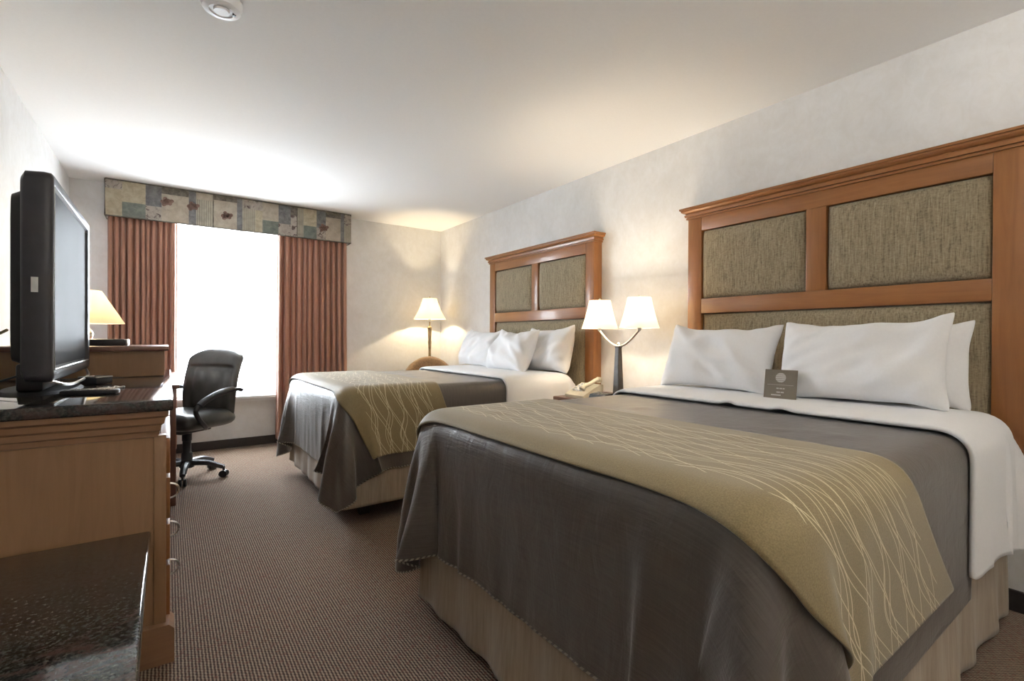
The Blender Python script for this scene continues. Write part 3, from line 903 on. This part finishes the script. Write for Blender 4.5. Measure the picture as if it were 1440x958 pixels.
for s in (-1, 1):
    cy = LY+s*SEP
    sk = obj('socket', lathe(bmesh.new(), [(.011, 1.205), (.014, 1.215), (.014, 1.25), (.010, 1.26)], LX, cy, 14), M['metal'], t)
    bb = bmesh.new(); bmesh.ops.create_uvsphere(bb, u_segments=14, v_segments=10, radius=.028)
    bb.transform(Matrix.Translation((LX, cy, 1.30))); obj('bulb', bb, M['bulb'], sk)
    sh = obj('lamp_shade', shade_bm(LX, cy, 1.222, 1.432, .135, .078, .004), M['shade'], t)
    fb = bmesh.new(); lathe(fb, [(.004, 1.425), (.012, 1.437), (.004, 1.45)], LX, cy, 12)
    for a in range(3): tube(fb, [(LX, cy, 1.428), (LX+.074*math.cos(a*2.094), cy+.074*math.sin(a*2.094), 1.428)], .0015, 5)
    obj('finial', fb, M['metal'], sh)
    bulb_light('bulb_glow', (LX, cy, 1.345), 9)

# phone + clock radio on nightstand
t = thing('telephone', 'cream desk telephone on the nightstand', 'telephone', (2.50, 2.60, .717))
poly = [(2.41,.718),(2.41,.738),(2.44,.755),(2.58,.815),(2.61,.81),(2.61,.718)]
bm = bmesh.new(); prism_y(bm, [(x, z) for x, z in poly], 2.505, 2.70); obj('phone_body', bm, M['cream_plastic'], t, autosm=25)
pts = spline([(2.42,2.53,.785),(2.44,2.53,.805),(2.50,2.53,.822),(2.56,2.53,.845),(2.60,2.53,.842)])
h_ = obj('handset', tube(bmesh.new(), pts, [.023]*6+[.015]*(len(pts)-12)+[.023]*6, 10), M['cream_plastic'], t)
co = []
for i in range(160):
    a = i*.8; s = i/159
    co.append((2.45+.02*s+.007*math.cos(a), 2.49-.05*s, .726+.008*(1+math.sin(a))*.9))
obj('coiled_cord', tube(bmesh.new(), co, .002, 5), M['cream_plastic'], t)
kb = bmesh.new()
for i in range(3):
    for j in range(4): bx(kb, 2.455+j*.028, 2.473+j*.028, 2.575+i*.035, 2.597+i*.035, .765+j*.012, .778+j*.012)
obj('keypad', kb, M['white_plastic'], t)
t = thing('clock_radio', 'black clock radio beside the telephone on the nightstand', 'clock', (2.45, 2.39, .717))
obj('case', prism_y(bmesh.new(), [(2.40,.718),(2.385,.735),(2.40,.765),(2.48,.775),(2.505,.755),(2.505,.718)], 2.29, 2.43), M['black_plastic'], t, autosm=20)
obj('display', B(2.384, 2.390, 2.31, 2.41, .732, .742), M['screen'], t)
kb = bmesh.new()
for i in range(4): bx(kb, 2.42, 2.45, 2.305+i*.03, 2.322+i*.03, .765, .775)
obj('button_row', kb, M['metal'], t)

# ------------------------------------------------------------------ corner: floor lamp and tub chair
CX, CY = 2.62, 5.42
t = thing('floor_lamp', 'lit floor lamp with pale bell shade in the corner behind the brown chair', 'lamp', (CX, CY, 0))
obj('base', lathe(bmesh.new(), [(.14,0),(.145,.012),(.13,.03),(.05,.045),(.02,.06)], CX, CY), M['oldbrass'], t)
obj('pole', lathe(bmesh.new(), [(.014,.06),(.014,.85),(.018,.90),(.016,1.0),(.022,1.10),(.018,1.12),(.026,1.26),(.030,1.275),(.008,1.29),(.008,1.345)], CX, CY, 18), M['oldbrass'], t)
sk = obj('socket', lathe(bmesh.new(), [(.012,1.345),(.016,1.36),(.016,1.40),(.01,1.41)], CX, CY, 14), M['metal'], t)
bb = bmesh.new(); bmesh.ops.create_uvsphere(bb, u_segments=14, v_segments=10, radius=.03); bb.transform(Matrix.Translation((CX, CY, 1.45)))
obj('bulb', bb, M['bulb'], sk)
sh = obj('lamp_shade', shade_bm(CX, CY, 1.375, 1.63, .195, .085, .012), M['shade'], t)
obj('finial', lathe(bmesh.new(), [(.004,1.62),(.011,1.635),(.003,1.655)], CX, CY, 10), M['oldbrass'], sh)
bulb_light('bulb_glow', (CX, CY, 1.475), 30, col=(1,.80,.50))

TX, TY = 2.40, 4.98
t = thing('tub_chair', 'brown upholstered tub chair in the corner behind the far bed', 'chair', (TX, TY, 0), rz=math.radians(-26))
bm = bmesh.new(); n = 30; Q = []
for i in range(n+1):
    a = math.radians(-35 + 250*i/n)          # open side towards -y (local)
    hgt = .62 + .31*max(0, math.sin(a))**.8
    c, s = math.cos(a), math.sin(a)
    sec = [(.30,.16),(.31,.30),(.31,hgt-.05),(.30,hgt-.01),(.27,hgt),(.235,hgt-.02),(.225,hgt-.06),(.22,.40),(.22,.16)]
    Q.append([bm.verts.new((r*c, r*s, z)) for r, z in sec])
for a, b in zip(Q, Q[1:]):
    for j in range(len(a)-1): bm.faces.new((a[j], b[j], b[j+1], a[j+1]))
    bm.faces.new((a[-1], b[-1], b[0], a[0]))
bm.faces.new(Q[0]); bm.faces.new(Q[-1][::-1]); bmesh.ops.recalc_face_normals(bm, faces=bm.faces)
obj('backrest', bm, M['tub'], t, local=True, autosm=60)
bm = bmesh.new(); lathe(bm, [(.10,.17),(.215,.18),(.22,.36),(.21,.42),(.16,.455),(.02,.465)], 0, 0, 28); obj('seat', bm, M['tub'], t, local=True, autosm=60)
for sx in (-1,1):
    for sy in (-1,1):
        obj('leg', lathe(bmesh.new(), [(.012,0),(.02,.165)], sx*.18, sy*.18, 10), M['redwood'], t, local=True)

# ------------------------------------------------------------------ dresser
DX = -.003; DY0, DY1 = 2.10, 3.97; CT = .928
WL = XL+.017
t = thing('dresser', 'long brown wood dresser with black granite top, under the television', 'dresser', ((DX+XL)/2, (DY0+DY1)/2, 0))
bm = bmesh.new()
bx(bm, WL, DX-.03, DY0+.012, DY0+.03, .03, .80)                       # recessed side field
obj('side_panel', bm, M['maple_panel'], t, smooth=False)
bm = bmesh.new(); bx(bm, WL, DX-.02, DY0+.03, DY1, .10, .888)
obj('body', bm, M['maple_panel'], t, smooth=False)
obj('corner_stile', B(DX-.036, DX, DY0+.006, DY0+.05, .10, .80, bev=.003), M['maple_panel'], t)
bm = bmesh.new()
prof = [(0,.795),(.006,.797),(.008,.815),(.014,.820),(.016,.838),(.024,.845),(.028,.865),(.036,.872),(.038,.889)]
y_ = DY0+.012
t2 = bmesh.new(); rings = []
for d, z in prof:
    rings.append([t2.verts.new(p) for p in ((WL, y_-d, z), (DX-.03+d, y_-d, z), (DX-.03+d, DY1, z))])
for a, b in zip(rings, rings[1:]):
    for i in range(2): t2.faces.new((a[i], a[i+1], b[i+1], b[i]))
bmesh.ops.recalc_face_normals(t2, faces=t2.faces); merge(bm, t2)
bx(bm, WL, DX-.03, DY0+.014, DY1, .86, .889)
obj('top_moulding', bm, M['maple_h'], t, autosm=15)
obj('granite_top', B(WL, .017, DY0-.035, DY1, .89, CT, bev=.006, seg=3), M['granite'], t)
ft = bmesh.new()
prism_y(ft, [(DX-.095,0),(DX-.095,.12),(DX-.08,.135),(DX+.008,.135),(DX+.024,.118),(DX+.024,0)], DY0-.02, DY0+.09)
obj('plinth_block', ft, M['maple_h'], t, autosm=20)
obj('plinth', B(WL, DX-.012, DY0+.091, DY1, 0, .10), M['redwood'], t, smooth=False)
for ci, (ya, yb) in enumerate(((DY0+.06, DY0+.66), (DY0+.69, DY0+1.26), (DY0+1.29, DY1-.03))):
    for z0, z1 in ((.12,.315),(.335,.465),(.485,.635),(.65,.78)):
        d = obj('drawer', B(DX-.018, DX+.012, ya, yb, z0, z1, bev=.004), M['cherry_h'], t)
        if z0 == .65 or ci: continue
        yc = ya+.16; zc = {.485:.545,.335:.395,.12:.245}[z0]
        hb = bmesh.new()
        tube(hb, bez((DX+.010, yc, zc+.029), (DX+.052, yc, zc+.026), (DX+.052, yc, zc-.026), (DX+.010, yc, zc-.029)), .0038)
        obj('handle', hb, M['metal'], d)

# raised shelf at the far end of the dresser
RY0, RY1, RX, RZ = 3.36, 3.95, -.013, 1.095
t = thing('riser_shelf', 'raised wooden shelf box at the far end of the dresser', 'shelf', ((RX+XL)/2, (RY0+RY1)/2, CT))
obj('side_panel', B(WL, RX, RY0, RY0+.02, CT+.001, RZ-.028), M['maple_panel'], t, smooth=False)
obj('body', B(WL, RX-.003, RY0+.021, RY1, CT+.001, RZ-.028), M['redwood'], t, smooth=False)
obj('top_board', B(WL, RX+.018, RY0-.02, RY1+.01, RZ-.027, RZ, bev=.004), M['redwood'], t)

# desk beyond the dresser
KY0, KY1, KZ = 3.985, 5.42, .822
t = thing('desk', 'reddish brown writing desk between the dresser and the window', 'desk', ((XL+.06)/2, (KY0+KY1)/2, 0))
obj('desktop', B(WL, .068, KY0, KY1, KZ-.03, KZ, bev=.005), M['redwood'], t)
obj('side_panel', B(WL, .048, KY0+.01, KY0+.04, 0, KZ-.031, bev=.002), M['redwood'], t)
obj('side_panel', B(WL, .048, KY1-.04, KY1-.01, 0, KZ-.031, bev=.002), M['redwood'], t)
obj('modesty_panel', B(WL+.05, WL+.07, KY0+.04, KY1-.04, .25, KZ-.031), M['redwood'], t)
obj('pencil_drawer', B(-.30, .045, KY0+.3, KY1-.3, KZ-.085, KZ-.032, bev=.003), M['redwood'], t)

# low luggage bench with granite top in the foreground
t = thing('luggage_bench', 'low bench with black granite top against the dresser end, in the left foreground', 'bench', ((XL-.05)/2, 1.5, 0))
obj('granite_top', B(WL, -.047, .95, DY0-.005, .437, .475, bev=.008, seg=3), M['granite'], t)
obj('body', B(WL, -.11, 1.0, DY0-.025, .05, .436), M['redwood'], t, smooth=False)
obj('plinth', B(WL, -.13, 1.02, DY0-.006, 0, .05), M['redwood'], t, smooth=False)

# ------------------------------------------------------------------ television
t = thing('television', 'flat screen television with dark bezel standing on the granite dresser top', 'television', (-.40, 2.80, CT))
xs = -.330; ya, yb = 2.31, 3.29; za, zb = .985, 1.725
bm = bmesh.new()
# rounded bezel shell: extrude a rounded outline along x
def rrect(y0, y1, z0, z1, r, n=6):
    o = []
    for cx, cz, a0 in ((y1-r, z1-r, 0), (y0+r, z1-r, 90), (y0+r, z0+r, 180), (y1-r, z0+r, 270)):
        for i in range(n+1):
            a = math.radians(a0+90*i/n); o.append((cx+r*math.cos(a), cz+r*math.sin(a)))
    return o
def shell(bm, secs):
    t_ = bmesh.new(); rings = [[t_.verts.new((x, y, z)) for y, z in o] for x, o in secs]; n = len(rings[0])
    for a, b in zip(rings, rings[1:]):
        for i in range(n): t_.faces.new((a[i], a[(i+1) % n], b[(i+1) % n], b[i]))
    t_.faces.new(rings[0]); t_.faces.new(rings[-1][::-1])
    bmesh.ops.recalc_face_normals(t_, faces=t_.faces); merge(bm, t_)
e = lambda d, r: rrect(ya+d, yb-d, za+d, zb-d, r)
bi = .045
shell(bm, [(xs-.012, e(bi+.002,.004)), (xs-.012, e(bi,.004)), (xs+.001, e(bi-.006,.006)), (xs+.004, e(.012,.02)), (xs-.004, e(.002,.028)), (xs-.022, e(0,.03)), (xs-.070, e(.004,.03)), (xs-.082, e(.02,.03))])
obj('casing', bm, M['tv_case'], t, autosm=50)
bm = bmesh.new(); shell(bm, [(xs-.083, e(.06,.03)), (xs-.115, e(.075,.03)), (xs-.125, e(.12,.03))]); obj('rear_housing', bm, M['black_plastic'], t)
obj('screen', B(xs-.0115, xs-.009, ya+bi, yb-bi, za+bi+.01, zb-bi), M['screen'], t, smooth=False)
obj('screen_trim', tube(bmesh.new(), [(xs+.001, ya+bi-.006, zb-bi), (xs+.001, ya+bi-.006, za+bi), (xs+.001, yb-bi+.006, za+bi)], .0035, 6), M['metal'], t)
obj('chrome_strip', tube(bmesh.new(), spline([(xs-.01, ya+.03, za+.005), (xs+.018, ya+.2, za-.022), (xs+.024, (ya+yb)/2, za-.028), (xs+.018, yb-.2, za-.022), (xs-.01, yb-.03, za+.005)]), .006, 8), M['metal'], t)
bm = bmesh.new(); bx(bm, xs-.125, xs-.05, 2.50, 2.86, CT+.012, za+.06, bev=.01); obj('neck', bm, M['black_plastic'], t)
bm = bmesh.new(); t_ = bmesh.new()
bmesh.ops.create_cone(t_, cap_ends=True, segments=40, radius1=1, radius2=.9, depth=.011)
merge(bm, t_, Matrix.Translation((xs-.085, 2.72, CT+.0065)) @ Matrix.Diagonal((.125, .30, 1, 1)))
obj('foot', bm, M['tv_foot'], t, autosm=30)
obj('sticker', B(xs-.052, xs-.034, ya-.0012, ya+.003, 1.30, 1.352), M['label'], t, smooth=False)
tag(obj('power_cable', tube(bmesh.new(), spline([(-.46, 2.42, 1.17), (-.53, 2.45, 1.12), (-.60, 2.5, 1.02), (-.66, 2.6, .97), (-.69, 2.8, .945)]), .005), M['yellow_cable']), 'tan cable drooping from the back of the television', 'cable', 'television cables')
tag(obj('signal_cable', tube(bmesh.new(), spline([(-.45, 2.50, 1.0), (-.52, 2.55, .975), (-.60, 2.6, .955), (-.68, 2.7, .94)]), .004), M['black_plastic']), 'black cable behind the base of the television', 'cable', 'television cables')

# remote controls and small silver things on the granite
def remote(x, y, rz, L, W, label, name='remote_control'):
    t = thing(name, label, 'remote control', (x, y, CT), rz=rz, group='remotes on the dresser')
    obj('case', B(-W/2, W/2, -L/2, L/2, .002, .02, bev=.006), M['black_plastic'], t, local=True)
    b = bmesh.new()
    for i in range(3):
        for j in range(7): bx(b, -W/2+.009+i*.013, -W/2+.017+i*.013, -L/2+.02+j*.018, -L/2+.030+j*.018, .020, .0235)
    obj('button_pad', b, M['metal'], t, local=True)
remote(-.235, 2.40, 1.35, .17, .05, 'remote control beside the television base, nearer the dresser edge')
t = thing('notepad_holder', 'small dark tray with silver edge behind the remote control', 'tray', (-.27, 2.93, CT), rz=.9)
obj('tray', B(-.042, .042, -.045, .045, .002, .032, bev=.005), M['black_plastic'], t, local=True)
obj('silver_rim', tube(bmesh.new(), [(-.04,-.043,.034),(.04,-.043,.034),(.04,.043,.034),(-.04,.043,.034),(-.04,-.043,.034)], .0035, 6), M['metal'], t, local=True)
bm = bmesh.new()
for i in range(4):
    a = i*1.4; c0 = Vector((-.215+.016*i, 2.62+.02*math.sin(a*2), CT+.006))
    ring = [c0+Vector((.018*math.cos(q), .014*math.sin(q), .003*math.sin(q*2+i))) for q in [k_*PI/8 for k_ in range(17)]]
    tube(bm, ring, .0028, 6)
tag(obj('key_rings', bm, M['metal']), 'small cluster of shiny silver rings beside the remote control', 'rings')

# desk lamp and black box on the riser
GX, GY = -.395, 3.70
t = thing('table_lamp', 'cream shaded table lamp with silver body on the raised shelf behind the television', 'lamp', (GX, GY, RZ))
obj('body', lathe(bmesh.new(), [(.055,RZ),(.055,RZ+.012),(.03,RZ+.02),(.042,RZ+.045),(.046,RZ+.07),(.03,RZ+.10),(.012,RZ+.115),(.012,RZ+.15)], GX, GY, 20), M['crystal'], t)
sh = obj('lamp_shade', shade_bm(GX, GY, 1.222, 1.412, .19, .082, 0), M['shade_cream'], t)
obj('finial', lathe(bmesh.new(), [(.004,1.405),(.018,1.414),(.018,1.42),(.004,1.43)], GX, GY, 12), M['white_plastic'], sh)
bb = bmesh.new(); bmesh.ops.create_uvsphere(bb, u_segments=14, v_segments=10, radius=.028); bb.transform(Matrix.Translation((GX, GY, 1.30)))
obj('bulb', bb, M['bulb'], t)
bulb_light('bulb_glow', (GX, GY, 1.335), 4, col=(1,.80,.50))
t = thing('desk_organizer', 'low black box with silver end in front of the cream table lamp', 'box', (-.27, 3.53, RZ))
obj('case', B(-.36, -.195, 3.46, 3.60, RZ+.001, RZ+.038, bev=.006), M['black_plastic'], t)
obj('silver_end', B(-.195, -.180, 3.462, 3.598, RZ+.001, RZ+.038, bev=.006), M['metal'], t)

# ------------------------------------------------------------------ office chair
OX, OY = .13, 4.74
fdir = math.atan2(-.62, -.78)                 # facing
t = thing('office_chair', 'black leather swivel office chair on casters at the desk', 'chair', (OX, OY, 0), rz=fdir-PI/2); t.scale = (1.16, 1.06, 1.0)  # local +y = forward
# seat
def cushion(w, d, th, z, puff=.03, nx=16, ny=16, front=1):
    bm = bmesh.new(); top = []; bot = []
    for j in range(ny+1):
        rt = []; rb = []
        for i in range(nx+1):
            u = math.sin((i/nx*2-1)*PI/2); v = math.sin((j/ny*2-1)*PI/2)
            # superellipse corners
            k = (abs(u)**6+abs(v)**6)**(1/6) if (u or v) else 1
            m = max(abs(u), abs(v)); q = m/k if k else 1
            x, y = u*q*w/2, v*q*d/2
            b = max(0, 1-m**4)**.5
            rt.append(bm.verts.new((x, y, z+puff*b+th*.5*(b > 0)*min(1,b*1.5)))); rb.append(bm.verts.new((x, y, z-th*.5*min(1,b*1.5))))
        top.append(rt); bot.append(rb)
    for j in range(ny):
        for i in range(nx):
            bm.faces.new((top[j][i], top[j][i+1], top[j+1][i+1], top[j+1][i])); bm.faces.new((bot[j][i], bot[j+1][i], bot[j+1][i+1], bot[j][i+1]))
    bmesh.ops.remove_doubles(bm, verts=bm.verts, dist=1e-4); bmesh.ops.recalc_face_normals(bm, faces=bm.faces)
    return bm
bm = cushion(.50, .48, .10, .47, .03); obj('seat', bm, M['leather'], t, local=True, autosm=70)
# backrest: curved padded slab, local z up
def backrest():
    bm = bmesh.new(); nx, nz = 24, 44; F = []; Bk = []
    for j in range(nz+1):
        fr = []; br = []
        t_ = j/nz; z = .44+.62*t_
        v = 2*t_-1
        # outline half width
        hw = .245*(1-.10*max(0, -v)**2)
        if t_ > .84: hw *= math.sqrt(max(.0, 1-((t_-.84)/.16)**2*.52))
        if t_ < .12: hw *= math.sqrt(max(.0, 1-((.12-t_)/.12)**2*.45))
        yb = -.235 - .10*t_**1.3 + .03*math.sin(t_*PI)          # lumbar curve
        for i in range(nx+1):
            u = math.sin((i/nx*2-1)*PI/2); x = u*hw
            zz = z - .045*abs(u)**3*max(0, (t_-.6)/.4)**2
            edge = max(0, 1-abs(u)**5)**.5 * max(0, 1-abs(v)**12)**.5
            wrap = .045*abs(u)**2.2
            pad = .045
            g = 0
            g += .020*math.exp(-((t_-.72)/.022)**2)*(abs(u) < .80)                       # seam under the headrest
            g += .016*math.exp(-((abs(x)-.072)/.010)**2)*(.08 < t_ < .70)                # two vertical seams
            g += .018*math.exp(-((abs(x)-.170)/.012)**2)*(.08 < t_ < .74)
            pad += .022*math.exp(-((t_-.86)/.10)**2)
            fr.append(bm.verts.new((x, yb+wrap+(pad-g)*edge, zz))); br.append(bm.verts.new((x, yb+wrap-.035*edge, zz)))
        F.append(fr); Bk.append(br)
    for j in range(nz):
        for i in range(nx):
            bm.faces.new((F[j][i], F[j+1][i], F[j+1][i+1], F[j][i+1])); bm.faces.new((Bk[j][i], Bk[j][i+1], Bk[j+1][i+1], Bk[j+1][i]))
    ring = lambda G: G[0] + [r[-1] for r in G[1:]] + G[-1][-2::-1] + [r[0] for r in G[-2:0:-1]]
    a, b = ring(F), ring(Bk); n = len(a)
    for i in range(n):
        try: bm.faces.new((a[i], a[(i+1) % n], b[(i+1) % n], b[i]))
        except ValueError: pass
    bmesh.ops.remove_doubles(bm, verts=bm.verts, dist=1e-5); bmesh.ops.recalc_face_normals(bm, faces=bm.faces)
    return bm
obj('backrest', backrest(), M['leather'], t, local=True, autosm=75)
obj('back_bracket', tube(bmesh.new(), spline([(0,.02,.395),(0,-.15,.39),(0,-.265,.43),(0,-.30,.56)]), .022), M['chair_plastic'], t, local=True)
for s in (-1, 1):
    pts = spline([(s*.255,-.235,.70),(s*.285,-.16,.715),(s*.30,-.02,.70),(s*.30,.12,.655),(s*.295,.20,.60),(s*.285,.175,.53),(s*.255,.09,.45),(s*.20,.03,.42)])
    bm = tube(bmesh.new(), pts, [.016]*len(pts), 10)
    arm = obj('armrest', bm, M['chair_plastic'], t, local=True)
    pp = spline([(s*.292,-.13,.722),(s*.302,0,.708),(s*.302,.12,.665),(s*.298,.185,.62)])
    obj('arm_pad', tube(bmesh.new(), pp, [.012]+[.024]*(len(pp)-2)+[.012], 10), M['chair_plastic'], arm, local=True)
obj('tilt_mechanism', B(-.09,.09,-.13,.13,.375,.415,bev=.01), M['chair_plastic'], t, local=True)
obj('gas_column', lathe(bmesh.new(), [(.036,.11),(.036,.20),(.028,.21),(.028,.30),(.032,.302),(.032,.376)], 0, 0, 18), M['chair_plastic'], t, local=True)
obj('hub', lathe(bmesh.new(), [(.045,.085),(.05,.10),(.048,.13),(.038,.145)], 0, 0, 18), M['chair_plastic'], t, local=True)
for i in range(5):
    a = math.radians(-28 + i*72) - (fdir-PI/2)
    ca, sa = math.cos(a), math.sin(a)
    pts = spline([(.03*ca,.03*sa,.122),(.14*ca,.14*sa,.118),(.22*ca,.22*sa,.092),(.25*ca,.25*sa,.082)])
    leg = obj('base_spoke', tube(bmesh.new(), pts, [.026-.008*j/(len(pts)-1) for j in range(len(pts))], 8), M['chair_plastic'], t, local=True)
    cb = bmesh.new(); cx_, cy_ = .25*ca, .25*sa
    tube(cb, [(cx_,cy_,.085),(cx_,cy_,.05)], .008)
    for w in (-1, 1):
        t_ = bmesh.new(); bmesh.ops.create_cone(t_, cap_ends=True, segments=18, radius1=.028, radius2=.028, depth=.018)
        merge(cb, t_, Matrix.Translation((cx_-sa*w*.014, cy_+ca*w*.014, .0285)) @ Matrix.Rotation(a, 4, 'Z') @ Matrix.Rotation(PI/2, 4, 'X'))
    obj('caster', cb, M['black_plastic'], leg, local=True)

# smoke detector
t = thing('smoke_detector', 'round white smoke detector on the ceiling', 'smoke detector', (.182, 2.36, H))
obj('housing', lathe(bmesh.new(), [(.078,H-.001),(.078,H-.020),(.070,H-.038),(.046,H-.044),(.044,H-.038),(.030,H-.038),(.028,H-.048),(.002,H-.048)][::-1], .182, 2.36, 32), M['white_plastic'], t)
obj('indicator', B(.222,.234,2.355,2.367,H-.046,H-.038), M['black_plastic'], t)

# added fill: unseen hanging bowl light behind the camera, thrown up on the ceiling
BX, BY, BZ = 1.2, -.75, H-.42
t = thing('added_bowl_light', 'added hanging frosted bowl light, unseen behind the camera, brightening the near end', 'lamp', (BX, BY, BZ))
obj('bowl', lathe(bmesh.new(), [(.02,BZ),(.10,BZ+.012),(.17,BZ+.05),(.205,BZ+.11),(.21,BZ+.115),(.198,BZ+.11),(.165,BZ+.056),(.10,BZ+.02),(.02,BZ+.008)], BX, BY, 36, cap=False), M['shade'], t)
bm = bmesh.new(); lathe(bm, [(.008,BZ+.001),(.008,H-.03),(.06,H-.02),(.065,H-.001)], BX, BY, 20); obj('rod', bm, M['metal'], t)
bb = bmesh.new()
for a in range(3):
    t_ = bmesh.new(); bmesh.ops.create_uvsphere(t_, u_segments=12, v_segments=8, radius=.026); merge(bb, t_, Matrix.Translation((BX+.07*math.cos(a*2.094), BY+.07*math.sin(a*2.094), BZ+.085)))
    obj('bulb', bb, M['bulb'], t); bb = bmesh.new()
    bulb_light('bulb_glow', (BX+.07*math.cos(a*2.094), BY+.07*math.sin(a*2.094), BZ+.135), 15, col=(1,.95,.88))  # glow of the added bowl, fills the near end of the room

# ------------------------------------------------------------------ light
w = bpy.data.worlds.new('overcast_sky'); sc.world = w; w.use_nodes = True
k = N(w.node_tree); w.node_tree.nodes.clear()
out = k.n('ShaderNodeOutputWorld'); bg = k.n('ShaderNodeBackground'); bg.inputs[0].default_value = (.86,.935,1,1); bg.inputs[1].default_value = 22
k.l(bg.outputs[0], out.inputs[0])
l = bpy.data.lights.new('window_portal', 'AREA'); l.shape = 'RECTANGLE'; l.size = WX1-WX0; l.size_y = WZ1-WZ0
l.cycles.is_portal = True
o = bpy.data.objects.new('window_portal', l); COL.objects.link(o); o.location = ((WX0+WX1)/2, YW+.13, (WZ0+WZ1)/2); o.rotation_euler = (-PI/2, 0, 0)

# ------------------------------------------------------------------ camera
f, yaw, pit, rol = 680.29, math.radians(35.4565), math.radians(-.2838), math.radians(.3012)
Fv = Vector((math.sin(yaw)*math.cos(pit), math.cos(yaw)*math.cos(pit), math.sin(pit)))
Rv = Vector((math.cos(yaw), -math.sin(yaw), 0)); Uv = Rv.cross(Fv)
c, s = math.cos(rol), math.sin(rol)
R2 = c*Rv + s*Uv; U2 = -s*Rv + c*Uv
cam = bpy.data.cameras.new('camera'); co_ = bpy.data.objects.new('camera', cam); COL.objects.link(co_)
m = Matrix((R2, U2, -Fv)).transposed().to_4x4(); m.translation = (0, 0, 1.15)
co_.matrix_world = m
cam.sensor_fit = 'HORIZONTAL'; cam.sensor_width = 36; cam.lens = f/1440*36; cam.clip_start = .02
sc.camera = co_

sc.view_settings.view_transform = 'Standard'; sc.view_settings.look = 'None'
sc.view_settings.exposure = .85; sc.view_settings.gamma = 1; sc.view_settings.use_curve_mapping = False
cy = sc.cycles
cy.use_denoising = True; cy.max_bounces = 10; cy.diffuse_bounces = 7; cy.transparent_max_bounces = 12
cy.sample_clamp_indirect = 8
try: cy.denoiser = 'OPENIMAGEDENOISE'; cy.denoising_input_passes = 'RGB_ALBEDO_NORMAL'
except Exception: pass
